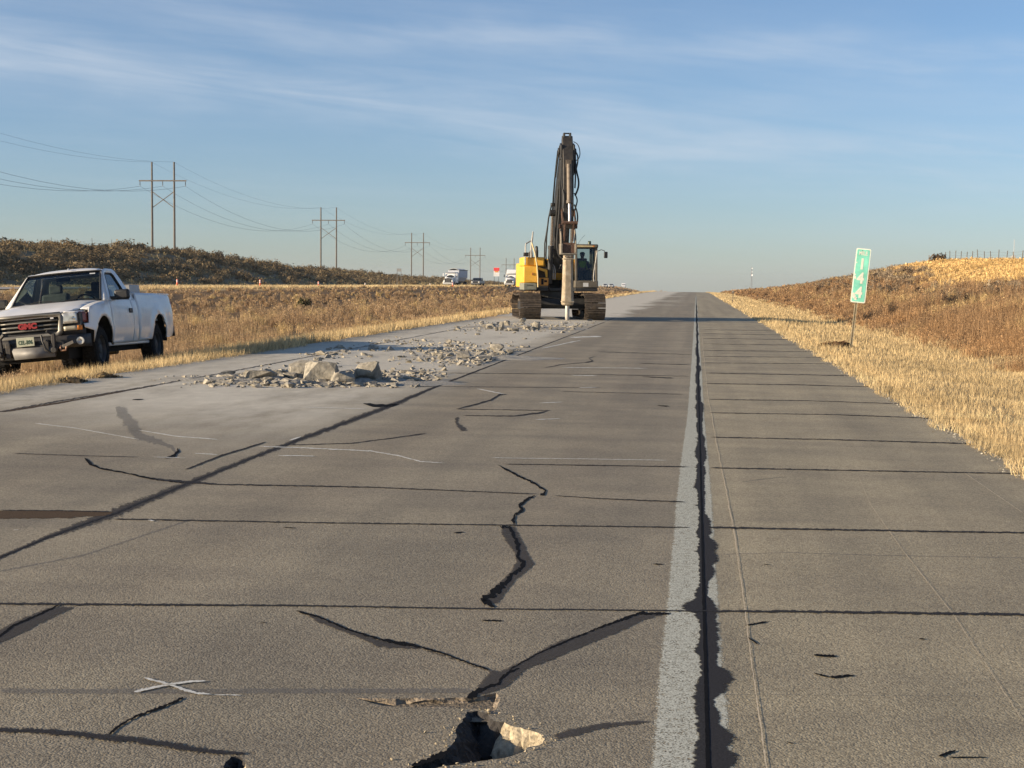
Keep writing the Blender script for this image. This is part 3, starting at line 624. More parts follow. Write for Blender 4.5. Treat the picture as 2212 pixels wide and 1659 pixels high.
    marks('paint_mark', CHALK, [strip(z1([(835, 758), (900, 742), (1000, 722), (1070, 708), (1180, 692), (1280, 688)]), [9, 7, 5.5, 6, 5, 5], .3, 4), strip(z1([(895, 667), (960, 685), (1060, 712), (1150, 745), (1230, 765), (1320, 772)]), [6, 5, 6, 7, 6, 3], .3, 4), strip(z1([(1330, 774), (1500, 778)]), 1.6, .6, 4)], 0.0050)
    lines = [strip([(1155, 907), (1210, 905)], 1.6), strip([(1165, 871), (1215, 869)], 1.5), strip([(1250, 838), (1290, 837)], 1.4), strip([(1235, 811), (1290, 812)], 1.6), strip([(1210, 794), (1400, 796)], 1.0), strip([(560, 965), (650, 968), (800, 975), (860, 985), (910, 998), (960, 1001)], [1.6, 2, 2.4, 2.4, 2.2, 1.2], .5),
             strip([(600, 985), (680, 986)], 2), strip([(75, 915), (160, 925), (300, 950)], 1.6), strip([(300, 930), (380, 943), (470, 950)], [2, 2.4, 2]), strip([(420, 980), (470, 983)], 2), strip([(1060, 990), (1250, 992), (1440, 995)], 1.2), strip([(1030, 840), (1090, 852)], 2), strip([(625, 952), (650, 944)], 5), strip([(330, 988), (400, 990)], 1.2), strip([(1230, 729), (1300, 727)], 3), strip([(1170, 753), (1240, 738), (1255, 735)], 2), strip([(650, 880), (790, 884)], 1.2), strip([(820, 800), (1330, 690)], .5)]
    lines += [strip([(320, 1125), (334, 1126)], 4), strip([(452, 980), (458, 981)], 4), strip([(30, 1146), (40, 1146)], 4)]
    marks('chalk_lines', CHALK, lines, 0.0040)
    marks('scrape_lines', SCR, [strip([(1515, 720), (1530, 860), (1548, 960), (1568, 1060), (1590, 1180), (1608, 1310), (1630, 1480), (1655, 1659), (1670, 1760)], [.8, 1, 1.6, 2, 2.4, 2.6, 3.2, 4.5, 5], .6, 6, wob=1.0), strip([(1850, 1020), (1880, 1090), (1950, 1190), (2060, 1330), (2210, 1560)], [.6, 1, 1.2, 1.4, 1.6], .6, 7), strip([(2080, 1020), (2212, 1110)], 1.2)], 0.0033)
    # left lane edge joint with a strip of grit
    marks('lane_edge_joint', TARW, [strip([(-20, 893), (120, 868), (320, 835), (480, 806), (640, 776), (760, 754), (900, 727), (1000, 708)], [4, 4, 3.4, 3, 2.4, 2, 1.6, 1.2], .6, 6)], 0.0030)
make_marks()

# ------------------------------------------------------------------ grass, weeds and brush
def sample_xy(n, y0, y1, p, xf):
    """n points with density falling with distance; xf(y) -> (xmin, xmax)"""
    u = rng.random(n); k = 1 - p
    y = (y0 ** k + u * (y1 ** k - y0 ** k)) ** (1 / k)
    a, b = xf(y); return a + rng.random(n) * (b - a), y
def blades(base, h, w, lean, az=None):
    n = len(base); az = rng.random(n) * 2 * np.pi if az is None else az
    fa = rng.random(n) * np.pi * 2
    dx = np.stack([np.cos(fa), np.sin(fa), np.zeros(n)], 1) * (w / 2)[:, None]
    tip = base + np.stack([np.cos(az) * np.sin(lean) * h, np.sin(az) * np.sin(lean) * h, np.cos(lean) * h], 1)
    V = np.stack([base - dx, base + dx, tip], 1).reshape(-1, 3)
    return V, np.arange(3 * n).reshape(-1, 3)
def jitcol(base, n, v=0.25, hue=0.08):
    c = np.array(base)[None] * (1 + (rng.random((n, 1)) - .5) * 2 * v) * (1 + (rng.random((n, 3)) - .5) * 2 * hue)
    return np.clip(c, 0.005, 0.95)
def stuff(name, V, F, col, m):
    o = link(name, npmesh(name, V, F, col), m); return tag(o, kind='stuff')
VEG = tintmat('dry leaves and stalks', 0.9, 0.28)
STRAW1, STRAW2 = (.86, .665, .36), (.68, .52, .275)
def verge():
    parts = []
    def patch(n, y0, y1, p, xf, hh, cols, wk, lean=0.75, mask=None):
        x, y = sample_xy(n, y0, y1, p, xf)
        cl = noise2(x, y, 1.6) * .5 + noise2(x + 5, y + 3, 4.5) * .5
        keep = rng.random(n) < np.clip(0.75 + 0.6 * cl, 0.12, 1)
        if mask is not None: keep &= mask(x, y)
        x, y, cl = x[keep], y[keep], cl[keep]; n = len(x)
        z = H(x, y); h = (hh[0] + rng.random(n) * (hh[1] - hh[0])) * (1 + .5 * cl)
        w = np.maximum(0.006, y * wk); ln = np.abs(rng.normal(0.35, lean * .5, n)).clip(0, 1.35)
        V, F = blades(np.stack([x, y, z - 0.01], 1), h, w, ln)
        big_ = np.clip(.5 + .8 * noise2(x * 1.0 + 7, y * .45 + 3, .8), 0, 1)[:, None]; k = rng.random(n)[:, None]; tone = np.clip(0.5 + .6 * noise2(x + 11, y, .9), 0, 1)[:, None]
        c = np.array(cols[0]) * tone + np.array(cols[1]) * (1 - tone); dk = np.clip(1.0 - .55 * np.clip(noise2(x * 1.0 + 31, y * .7 + 5, 2.3) - .35, 0, 1), .5, 1)[:, None]; c = c * (0.66 + .55 * k) * dk * (.80 + .24 * big_); br = (rng.random((n, 1)) < .10) * 1.0; c = c * (1 - br) + np.array((.34, .24, .13)) * br
        parts.append((V, F, np.repeat(np.clip(c, 0, .9), 3, 0)))
    patch(90000, 12, 30, 1.2, lambda y: (XL - 3.8 + 0 * y, XL + 0.15 + 0.15 * noise2(y, y * .3, 2.0)), (.04, .19), (STRAW1, STRAW2), 0.00038, 1.5)
    patch(90000, 30, 330, 1.45, lambda y: (XL - 3.2 + 0 * y, XL + .1 + .2 * noise2(y, y * .3, 1.0)), (.08, .30), (STRAW1, STRAW2), 0.0004)
    patch(170000, 11, 34, 1.1, lambda y: (XR - .12 + .12 * noise2(y, y * .3, 2.0), 8.2 + 0 * y), (.025, .125), (STRAW1, STRAW2), 0.00036, 1.5)
    patch(90000, 34, 400, 1.45, lambda y: (XR - .12 + .15 * noise2(y, y * .3, 1.0), 7.0 + 0 * y), (.04, .17), (STRAW1, STRAW2), 0.0004, 1.2)
    patch(70000, 120, 900, 1.3, lambda y: (-49.5 + 0 * y, -46 + 0 * y), (.15, .45), (STRAW1, STRAW1), 0.0004)
    patch(40000, 100, 700, 1.3, lambda y: (-66 + 0 * y, -62.5 + 0 * y), (.1, .3), (STRAW1, STRAW2), 0.0004)
    off = 0; Vs, Fs, Cs = [], [], []
    for V, F, c in parts: Vs.append(V); Fs.append(F + off); Cs.append(c); off += len(V)
    stuff('dry_grass', np.concatenate(Vs), np.concatenate(Fs), np.concatenate(Cs), VEG)
verge()
def plants(x, y, hgt, rad, colA, colB, nst, wk, name, leafy=0.5, sink=0.03, straw=False):
    """upright feathery weeds: stalk fans plus small seed-head leaves"""
    n = len(x); z = H(x, y); rep = np.repeat(np.arange(n), nst); N_ = len(rep)
    bx = x[rep] + rng.normal(0, .25, N_) * rad[rep]; by = y[rep] + rng.normal(0, .25, N_) * rad[rep]
    h = hgt[rep] * (0.55 + .5 * rng.random(N_)); ln = np.abs(rng.normal(0, .33, N_)).clip(0, 1.0)
    w = np.maximum(0.012, y[rep] * wk)
    base = np.stack([bx, by, z[rep] - sink], 1); V1, F1 = blades(base, h, w, ln)
    tone = np.clip(.5 + .45 * noise2(x, y, .25) + rng.normal(0, .2, n), 0, 1)[rep][:, None]
    c = (np.array(colA) * tone + np.array(colB) * (1 - tone)) * (0.65 + .7 * rng.random((N_, 1)))
    if straw:
        sp = np.clip((noise2(x * 1.0 + 4, y * .55 + 2, .55) - .42) * 3 + rng.normal(0, .2, n), 0, 1)[rep][:, None]; c = c * (1 - sp) + np.array((.62, .46, .22)) * (.6 + .6 * rng.random((N_, 1))) * sp
    C1 = np.repeat(c, 3, 0)
    tips = V1.reshape(-1, 3, 3); k = int(N_ * leafy); idx = rng.integers(0, N_, k)
    t = 0.35 + .65 * rng.random(k)[:, None]; cen = tips[idx, 0] * (1 - t) + tips[idx, 2] * t + rng.normal(0, .05, (k, 3))
    sz = (np.maximum(0.022, y[rep][idx] * wk * 1.7))[:, None, None]
    V2 = (cen[:, None, :] + rng.normal(0, .55, (k, 3, 3)) * sz).reshape(-1, 3); F2 = np.arange(3 * k).reshape(-1, 3) + len(V1)
    C2 = np.repeat(c[idx] * (0.8 + .5 * rng.random((k, 1))), 3, 0)
    stuff(name, np.concatenate([V1, V2]), np.concatenate([F1, F2]), np.concatenate([C1, C2]), VEG)
RED, BRN, TAN, GRY = (.43, .265, .13), (.31, .205, .115), (.48, .345, .20), (.37, .30, .20)
def weeds():
    n = 9500; x, y = sample_xy(n, 17, 420, 1.35, lambda y: (np.maximum(-45, -0.52 * y - 6) + 0 * y, XL - 2.9 + .5 * noise2(y, y * .2, .5)))
    k = (rng.random(n) < np.clip(.75 + .5 * noise2(x, y, .5), .25, 1)) & ~((x > -13.9) & (x < -10.9) & (y > 25.3) & (y < 33.2)); x, y = x[k], y[k]; n = len(x)
    edge = np.clip((XL - 2.5 - x) / 3, 0.45, 1)
    plants(x, y, (.35 + .35 * rng.random(n)) * edge * np.clip(1 - (-30 - x) / 22, .45, 1) * (1 + .25 * noise2(x, y, .3)), .25 + .25 * rng.random(n), TAN, BRN, 34, 0.00036, 'median_weeds', 1.1, straw=True)
    n = 9000; x, y = sample_xy(n, 24, 420, 1.35, lambda y: (6.4 + .5 * noise2(y, y * .3, .6), np.minimum(30, .16 * y + 9)))
    k = rng.random(n) < np.clip(.8 + .45 * noise2(x, y, .5), .25, 1); x, y = x[k], y[k]; n = len(x)
    xg = 20.5 - 4.5 * np.clip((135 - y) / 30, 0, 1) + 1.2 * noise2(x, y, .4); k = ~((x > xg) & (y < 172)); x, y = x[k], y[k]; n = len(x)
    up_ = np.clip((x - 11) / 6, 0, 1); A = np.where(rng.random(n) < up_, 1, 0)
    near = np.clip((x - 6) / 2.5, .4, 1)
    for q, (ca, cb, nm, hs) in enumerate(((RED, BRN, 'hillside_weeds', 1.0), (GRY, BRN, 'upper_hillside_weeds', .75))):
        s = A == q; xx, yy = x[s], y[s]; m_ = len(xx)
        plants(xx, yy, (.40 + .42 * rng.random(m_)) * near[s] * hs, .2 + .25 * rng.random(m_), ca, cb, 34, 0.00036, nm, 1.1, straw=True)
    n = 9000; x, y = sample_xy(n, 85, 172, 1.01, lambda y: (15.5 + 0 * y, 50 + 0 * y)); g = (.80, .57, .25); xg = 20.2 - 4.5 * np.clip((135 - y) / 30, 0, 1) + 1.2 * noise2(x, y, .4); k = x > xg; x, y = x[k], y[k]; n = len(x)
    plants(x, y, .18 + .2 * rng.random(n), .5 + 0 * x, g, (.58, .39, .16), 14, 0.0005, 'golden_hilltop_grass', .4)
weeds()
def bush_geo(n, rad, hgt, k, lz=1.0):
    """k leaf triangles for each of n bushes: directions over a lumpy dome"""
    th = rng.random((n, k)) * 2 * np.pi; cz = rng.random((n, k)) ** .8; rr = np.sqrt(np.maximum(0, 1 - cz * cz))
    lump = 1 + .28 * np.sin(3 * th + rng.random((n, 1)) * 6) * rr + .18 * np.sin(5 * th + 4 * cz + rng.random((n, 1)) * 6)
    s = (0.72 + .32 * rng.random((n, k))) * lump
    return np.stack([np.cos(th) * rr * s * rad[:, None], np.sin(th) * rr * s * rad[:, None], cz * s * hgt[:, None]], -1), cz * s
def leafy(P, cen, k3, size):
    """small faces lying roughly on the dome so that clumps catch the light on one side"""
    nrm = P / np.maximum(np.linalg.norm(P, axis=-1, keepdims=True), 1e-6) + rng.normal(0, .38, P.shape)
    nrm /= np.linalg.norm(nrm, axis=-1, keepdims=True); a = np.cross(nrm, rng.normal(0, 1, P.shape)); a /= np.maximum(np.linalg.norm(a, axis=-1, keepdims=True), 1e-6); b = np.cross(nrm, a)
    out = []
    for t in (0.0, 2.1, 4.2):
        q = size * (.7 + .7 * rng.random(P.shape[:-1]))[..., None]; out.append(cen + a * q * math.cos(t) + b * q * math.sin(t))
    return np.stack(out, -2)
def sage(name, x, y, rad, hgt, k, colA, colB, lw):
    n = len(x); P, hz = bush_geo(n, rad, hgt, k); base = np.stack([x, y, H(x, y) - .05], 1)
    V = leafy(P, P + base[:, None], 3, (lw * rad)[:, None, None]).reshape(-1, 3)
    tone = np.clip(rng.normal(.5, .28, n), 0, 1)[:, None, None]
    c = (np.array(colA) * tone + np.array(colB) * (1 - tone)) * (.75 + .5 * rng.random((n, k, 1)))
    stuff(name, V, np.arange(len(V)).reshape(-1, 3), np.repeat(c.reshape(-1, 3), 3, 0), VEG)
def brush():
    n = 4200; x, y = sample_xy(n, 105, 800, 1.25, lambda y: (-118 + 0 * y, -66 + 0 * y))
    d = np.clip((-66 - x) / 12, 0, 1); k = rng.random(n) < (.25 + .75 * d) * np.clip(.75 + .6 * noise2(x, y, .12), .25, 1); x, y = x[k], y[k]; n = len(x)
    big = .75 + .75 * rng.random(n) ** 1.5 + .35 * np.clip(noise2(x + 3, y, .2), 0, 1)
    sage('hill_sagebrush', x, y, big, big * (.70 + .35 * rng.random(n)), 130, (.29, .22, .125), (.15, .108, .06), .125)
    n = 5000; x, y = sample_xy(n, 105, 700, 1.3, lambda y: (-112 + 0 * y, -66 + 0 * y))
    plants(x, y, .3 + .3 * rng.random(n), .6 + 0 * x, (.50, .40, .21), (.34, .26, .14), 14, .0004, 'hill_dry_grass', .6)
    n = 700; x, y = sample_xy(n, 70, 420, 1.2, lambda y: (12 + 0 * y, 27 + 0 * y))
    k = ~((x > 19.0 - 4.5 * np.clip((135 - y) / 30, 0, 1)) & (y < 175)); x, y = x[k], y[k]; n = len(x); r = .25 + .4 * rng.random(n); sage('right_hill_brush', x, y, r, r * .9, 60, (.34, .27, .18), (.20, .145, .09), .2)
    # far plain beyond the crest
    n = 2500; x, y = sample_xy(n, 430, 1500, 1.2, lambda y: (-46 + 0 * y, -10 + 0 * y)); 
    plants(x, y, .5 + .4 * rng.random(n), 1.2 + 0 * x, TAN, BRN, 8, .0004, 'far_median_weeds', .5)
brush()
def lone_bush(name, label, loc, rad, hgt, k, cA, cB, lw=.12, cat='bush', stems=12):
    r_ = np.array([rad]); P, hz = bush_geo(1, r_, np.array([hgt]), k); cen = P[0]
    V = leafy(P[0], cen, 3, np.full((1, 1), lw * rad)).reshape(-1, 3)
    c = np.repeat(np.where(rng.random((k, 1)) < .5, np.array(cA), np.array(cB)) * (.7 + .6 * rng.random((k, 1))), 3, 0)
    t = empty(name, loc); tag(t, label, cat)
    link('foliage', npmesh('foliage', V, np.arange(3 * k).reshape(-1, 3), c), VEG, t)
    st = MB()
    for i in range(stems):
        a = rnd.uniform(0, 6.28); q = rnd.uniform(.3, .75)
        st.tube([(0, 0, -.05), (math.cos(a) * rad * q * .4, math.sin(a) * rad * q * .4, hgt * .4), (math.cos(a) * rad * q, math.sin(a) * rad * q, hgt * .85)], [.018, .012, .004], 5)
    st.build('stems', mat('dead stems', (.16, .11, .07), .9), t)
    return t
def opp_road():
    mb = MB(); ys = list(np.arange(60, 830, 10)) + list(np.arange(830, 2500, 40))
    for x0, x1 in ((-62, -50),):
        mb.add([(x, y, float(zopp(np.array(float(y)))) + .06) for y in ys for x in (x0, x1)], [(2 * i, 2 * i + 1, 2 * i + 3, 2 * i + 2) for i in range(len(ys) - 1)])
    tag(mb.build('opposite_road', mat('pale concrete road', (.33, .30, .26), .9, var=.2, vscale=1.5), None, smooth=None), kind='structure')
opp_road()

# ------------------------------------------------------------------ shared vehicle materials
WHITE = mat('white truck paint', (.74, .725, .685), .35, var=.05, vscale=3, dirt=(.36, .32, .26), dirt_amt=.28, dscale=2.2, coat=.3)
BLACKP = mat('black plastic', (.018, .018, .018), .55, var=.3)
RUBBER = mat('tyre rubber', (.012, .012, .012), .9, var=.4, vscale=20, dirt=(.06, .05, .04), dirt_amt=.2, dscale=8, spec=.15)
STEEL = mat('grey steel', (.20, .19, .175), .5, .6, var=.3, vscale=12, dirt=(.12, .075, .045), dirt_amt=.3, dscale=9)
DARKST = mat('dark steel', (.045, .042, .038), .6, .3, var=.4, vscale=10, dirt=(.15, .11, .07), dirt_amt=.35, dscale=6)
CHROME = mat('brushed grey trim', (.19, .18, .155), .45, .4, var=.12)
INTER = mat('grey interior', (.075, .075, .07), .85, var=.25)
VOID = mat('dark cavity', (.008, .008, .008), .95, var=.2)
LAMP = mat('clear lamp lens', (.62, .62, .58), .15, .35, var=.3, vscale=14)
AMBER = mat('amber lens', (.60, .20, .03), .25, var=.2)
REDM = mat('red enamel', (.30, .025, .025), .4, var=.15)
GLASS = glass('windshield glass', (.62, .70, .66))
GLASSD = glass('tinted glass', (.42, .50, .50))

def make_pickup():
    t = empty('pickup_truck', (-12.35, 27.4, -0.387), (R(5.8), R(-0.97), R(-85.6))); t.scale = (1.11, 1.11, 1.11)
    tag(t, 'white pickup truck with red grille letters parked on the dry grass verge', 'pickup truck')
    WB, TAIL = -3.40, -4.58; AC, AR = .45, .485
    def yb(z): return float(np.interp(z, [.42, .50, .62, .78, .83, .90, 1.02, 1.16, 1.24, 1.30, 1.38, 1.41], [.90, .93, .962, .985, .972, .985, .985, .968, .945, .93, .925, .915]))
    def flare(x, z):
        q = 0
        for c in (0.0, WB):
            d = math.hypot((x - c) / AR, (z - AC) / (AR + .04))
            q = max(q, .028 * max(0, 1 - abs(d - 1.05) / .28))
        return q
    def side(x, z):
        y = yb(z) + flare(x, z)
        if x > .2: y -= .085 * ((x - .2) / .7) ** 2
        if x < -4.2: y -= .05 * ((-4.2 - x) / .4) ** 2
        return y
    def hz(x, y):                      # bonnet surface
        k = np.clip((x + .5) / 1.38, 0, 1); z = 1.262 - .095 * k - .125 * k ** 2.6
        return float(z + .018 * math.cos(min(1, abs(y) / .8) * math.pi / 2) - .025 * max(0, (abs(y) - .62) / .2) ** 2 + .012 * math.exp(-((abs(y) - .48) / .06) ** 2))
    def archp(c, a0=8, a1=172): return [(c + AR * math.cos(R(a)), AC + (AR + .03) * math.sin(R(a))) for a in np.linspace(a0, a1, 18)]
    for s in (1, -1):
        f3 = lambda x, z, s=s: (x, s * side(x, z), z)
        fp = [(.80, .78), (.80, .845), (.64, .85), (.625, 1.055), (.57, 1.115), (.2, 1.175), (-.2, 1.215), (-.515, 1.235), (-.515, .48)] + [(x, z) for x, z in reversed(archp(0)) if z > .49] + [(.50, .72)]
        mb = MB(); panel(mb, fp, f3, (), .07)
        # rounded shoulder from the side panel to the bonnet edge
        xs = np.linspace(-.515, .60, 12)
        def sh(u, v, s=s):
            x = -.515 + 1.115 * u; zt = float(np.interp(x, [-.515, -.2, .2, .55, .60], [1.235, 1.215, 1.175, 1.115, 1.05 + .02])); y0 = side(x, zt); y1 = .80; z1 = hz(x, .80)
            q = v; y = y0 + (y1 - y0) * q; z = zt + (z1 - zt) * math.sin(q * math.pi / 2)
            return (x, s * y, z)
        mb.grid(sh, 10, 4); mb.build('fender', WHITE, t, solid=.012)
        dp = [(-.525, .47), (-.525, 1.235), (-1.745, 1.255), (-1.765, 1.0), (-1.77, .75), (-1.76, .47)]
        mb = MB(); panel(mb, dp, f3, (), .09); d = mb.build('door', WHITE, t, solid=.012)
        h = MB(); h.box((-1.62, s * .992, 1.055), (.19, .03, .085)); h.build('handle', BLACKP, d, bevel=.012)
        # upper door frame and roof side with the window hole
        gy = lambda z: .925 - (z - 1.25) * .43
        go = [(-.535, 1.245), (-1.07, 1.775), (-1.14, 1.825), (-1.30, 1.85), (-1.72, 1.85), (-1.83, 1.81), (-1.90, 1.70), (-2.085, 1.28), (-2.085, 1.25)]
        gh = [(-.72, 1.268), (-1.13, 1.73), (-1.20, 1.765), (-1.58, 1.765), (-1.64, 1.72), (-1.79, 1.268)]
        mb = MB(); panel(mb, go, lambda x, z, s=s: (x, s * gy(z), z), [gh], .08); mb.build('window_frame', WHITE, t, solid=.02)
        mb = MB(); panel(mb, gh, lambda x, z, s=s: (x, s * (gy(z) - .012), z), (), 0); mb.build('door_window', GLASSD, t, smooth=None)
        sl = MB(); n_ = len(gh)
        sl.tube([(x, s * (gy(z) + .004), z) for x, z in gh + gh[:1]], .012, 6); sl.build('window_seal', BLACKP, t)
        cp = [(-1.775, .47), (-1.785, .75), (-1.78, 1.0), (-1.76, 1.25), (-2.085, 1.25), (-2.095, .47)]
        mb = MB(); panel(mb, cp, f3, (), .08); mb.build('cab_corner', WHITE, t, solid=.012)
        bp = [(-2.12, .50), (-2.115, 1.37), (-2.16, 1.395), (TAIL + .06, 1.395), (TAIL + .01, 1.36), (TAIL, 1.0), (TAIL + .03, .58), (TAIL + .10, .52)] + [(x, z) for x, z in reversed([(WB + AR * math.cos(R(a)), AC + (AR + .05) * math.sin(R(a))) for a in np.linspace(8, 172, 18)])][::1]
        ar = [(WB + AR * math.cos(R(a)), AC + (AR + .05) * math.sin(R(a))) for a in np.linspace(172, 8, 18)]
        bp = [(-2.12, 1.37), (-2.16, 1.395), (TAIL + .06, 1.395), (TAIL + .01, 1.36), (TAIL, 1.0), (TAIL + .03, .60), (TAIL + .10, .54), (WB - AR - .03, .52)] + ar + [(WB + AR + .03, .50), (-2.12, .49)]
        mb = MB(); panel(mb, bp, f3, (), .09); bs = mb.build('bed_side', WHITE, t, solid=.014)
        rl = MB(); rl.bb(-2.13, TAIL + .03, s * .83, s * .915, 1.365, 1.398); rl.build('bed_rail', WHITE, bs, bevel=.01)
        rk = MB(); rk.bb(-.50, -2.88, s * .80, s * .915, .43, .495); rk.build('rocker', WHITE, t, bevel=.02)
        tl = MB(); tl.box((TAIL + .035, s * .89, 1.02), (.07, .09, .42)); tl.build('tail_light', REDM, t, bevel=.01)
        # headlamps
        hp = [(.655, .865), (.60, 1.035), (.88, 1.03), (.91, .86)]
        def hl(u, v, s=s):
            yy = .585 + .325 * u; xx = .905 - .05 * u - .24 * max(0, u - .72) ** 1.0 / .28; zt = 1.058 - .020 * (1 - u) - .02 * max(0, u - .8) / .2; zb = .865
            return (xx, s * yy, zb + (zt - zb) * v)
        mb = MB(); mb.grid(lambda u, v: hl(u * .76, v), 8, 4); hd = mb.build('headlight', LAMP, t, solid=.03)
        q = MB()
        for yy in (.66, .76): q.lathe([(.03, .02), (.0, .045), (-.02, .06)], (.875, s * yy, .95), 'x', 14)
        q.build('reflector', mat('lamp bowl', (.75, .75, .72), .12, .9, var=.05), hd)
        mb = MB(); mb.grid(lambda u, v: hl(.76 + .24 * u, v), 5, 4); mb.build('side_marker', mat('dull red amber lens', (.20, .045, .03), .3, var=.15), t, solid=.03)
        def tl2(u, v, s=s): return (.915 - .05 * u - .1 * max(0, u - .72), s * (.60 + .29 * u), .745 + .075 * v)
        mb = MB(); mb.grid(lambda u, v: tl2(u * .74, v), 5, 2); mb.build('turn_signal', mat('pale lamp lens', (.42, .38, .28), .3, var=.15), t, solid=.03)
        mb = MB(); mb.grid(lambda u, v: tl2(.74 + .26 * u, v), 3, 2); mb.build('amber_marker', AMBER, t, solid=.03)
        # mirrors
        mb = MB(); mb.box((-.80, s * 1.115, 1.335), (.12, .27, .18)); mr = mb.build('mirror', BLACKP, t, bevel=.04, seg=3)
        ma = MB(); ma.box((-.83, s * .955, 1.285), (.20, .12, .06)); ma.build('mirror_arm', BLACKP, mr, bevel=.015)
        mg = MB(); mg.box((-.866, s * 1.115, 1.34), (.012, .22, .14)); mg.build('mirror_glass', mat('mirror', (.5, .55, .6), .05, 1.0, var=.02), mr)
    # front wheels and rear wheels
    for (wx, s) in ((0, 1), (0, -1), (WB, 1), (WB, -1)):
        g = MB(); yo = s * .80
        g.lathe([(-.125, .235), (-.135, .30), (-.125, .36), (-.09, .392), (0, .40), (.09, .392), (.125, .36), (.135, .30), (.125, .235)], (wx, yo, .40), 'y', 32)
        for k in range(40):
            a = 2 * math.pi * k / 40
            for q_, yy in ((0, -.06), (.5, .06)):
                b_ = a + q_ * math.pi / 20; rot = Matrix.Rotation(-b_ + math.pi / 2, 3, 'Y')
                g.box((wx + .397 * math.cos(b_), yo + yy, .40 + .397 * math.sin(b_)), (.035, .09, .022), rot)
        ty = g.build('wheel', RUBBER, t)
        if wx == 0 and s == 1: ty['label'] = 'front wheel in deep shade under the fender'
        rm = MB(); rm.lathe([(s * .115, .235), (s * .10, .215), (s * .06, .20), (s * .05, .10), (s * .09, .075), (s * .10, .0)], (wx, yo, .40), 'y', 24)
        rm.build('rim', mat('dull steel rim', (.045, .043, .04), .6, .3, var=.2), ty)
    # bonnet
    def hood(x, y): return (x, y, hz(x, y))
    ho = [(.885, -.55), (.90, 0), (.885, .55), (.70, .74), (.585, .795), (-.47, .795), (-.40, .4), (-.37, 0), (-.40, -.4), (-.47, -.795), (.585, -.795), (.70, -.74)]
    mb = MB(); panel(mb, ho, hood, (), .09); mb.build('hood', WHITE, t, solid=.015)
    lip = MB()
    lip.grid(lambda u, v: ((.875 + .015 * math.cos((u - .5) * math.pi)) + .012 * math.sin(v * 1.57), -.56 + 1.12 * u, hz(.885, 0) - .02 - .045 * v), 10, 3); lip.build('hood_lip', WHITE, t, solid=.01)
    ck = MB(); ck.grid(lambda u, v: (-.40 - .085 * abs(2 * u - 1) ** 2 - .05 * v, -.80 + 1.6 * u, 1.262 - .004 * v + .012 * math.cos((u - .5) * math.pi) * 1.2), 10, 2); ck.build('cowl', BLACKP, t, solid=.01)
    # windscreen, roof, back window
    def ws(u, v):
        k = 2 * u - 1; w = .805 + (.672 - .805) * v; x0 = -.44 - .10 * k * k; x1 = -1.07 - .05 * k * k
        return (x0 + (x1 - x0) * v + .03 * math.sin(v * math.pi), k * w, 1.262 + (1.805 - 1.262) * v + .012 * (1 - k * k))
    mb = MB(); mb.grid(ws, 12, 6); wsh = mb.build('windshield', GLASS, t, smooth=60)
    fr = MB(); lo = lambda u, v: Vector(ws(u, v)) + Vector((.006, 0, .006))
    for a, b in (((0, 0), (1, 0)), ((0, 1), (1, 1)), ((0, 0), (0, 1)), ((1, 0), (1, 1))):
        fr.tube([lo(a[0] + (b[0] - a[0]) * i / 10, a[1] + (b[1] - a[1]) * i / 10) for i in range(11)], .016, 6)
    fr.build('windshield_seal', BLACKP, wsh)
    ms = MB(); ms.grid(lambda u, v: tuple(Vector(ws(u, .90 + .1 * v)) - Vector((.01, 0, .004))), 12, 2); ms.build('shade_band', VOID, wsh)
    stck = MB(); stck.grid(lambda u, v: tuple(Vector(ws(.86 + .07 * u, .885 + .035 * v)) + Vector((.01, 0, .012))), 2, 1); stck.build('sticker', STICK, wsh)
    wp = MB()
    for k in (.12, .55): wp.tube([lo(k, .0) + Vector((.03, 0, .0)), lo(k + .2, .055) + Vector((.02, 0, .01)), lo(k + .36, .03) + Vector((.02, 0, .012))], .009, 5)
    wp.build('wiper', BLACKP, t)
    for s in (1, -1):
        ap = MB(); k = (1 if s == 1 else 0)
        ap.add([Vector(ws(k, i / 6)) for i in range(7)] + [(x, s * (.925 - (z - 1.25) * .43), z) for x, z in [(-.535 + (-1.07 + .535) * i / 6, 1.245 + (1.79 - 1.245) * i / 6) for i in range(7)]], [(i, i + 1, 8 + i, 7 + i) for i in range(6)])
        ap.build('pillar', WHITE, t, solid=.015)
    def roof(u, v):
        k = 2 * v - 1; x = -1.075 - .77 * u - (.05 * k * k if u < .05 else 0); ed = abs(k) ** 4
        z = 1.812 + .075 * math.sin(min(1, u * 2.2) * math.pi / 2) * (1 - .0 * k) - .03 * u - .055 * ed * math.sin(min(1, u * 2.2) * math.pi / 2) + .012 * (1 - k * k)
        return (x, k * (.668 - .0 * u), z)
    mb = MB(); mb.grid(roof, 14, 12); mb.build('roof', WHITE, t, solid=.02, smooth=60)
    an = MB(); an.cyl((-1.12, .08, 1.87), (-1.12, .08, 1.90), .022, .012); an.build('roof_lamp', LAMP, t)
    bw = MB(); bw.add([(-1.845, -.66, 1.79), (-1.845, .66, 1.79), (-2.085, .90, 1.27), (-2.085, -.90, 1.27), (-1.87, -.56, 1.74), (-1.87, .56, 1.74), (-2.045, .70, 1.345), (-2.045, -.70, 1.345)], [(0, 1, 5, 4), (1, 2, 6, 5), (2, 3, 7, 6), (3, 0, 4, 7)]); bw.build('cab_back', WHITE, t, solid=.02)
    bg = MB(); bg.add([(-1.87, -.56, 1.74), (-1.87, .56, 1.74), (-2.045, .70, 1.345), (-2.045, -.70, 1.345)], [(0, 1, 2, 3)]); bg.build('back_window', GLASSD, t, smooth=None)
    cw = MB(); cw.bb(-2.09, -2.075, -.93, .93, .5, 1.28); cw.build('cab_rear_panel', WHITE, t)
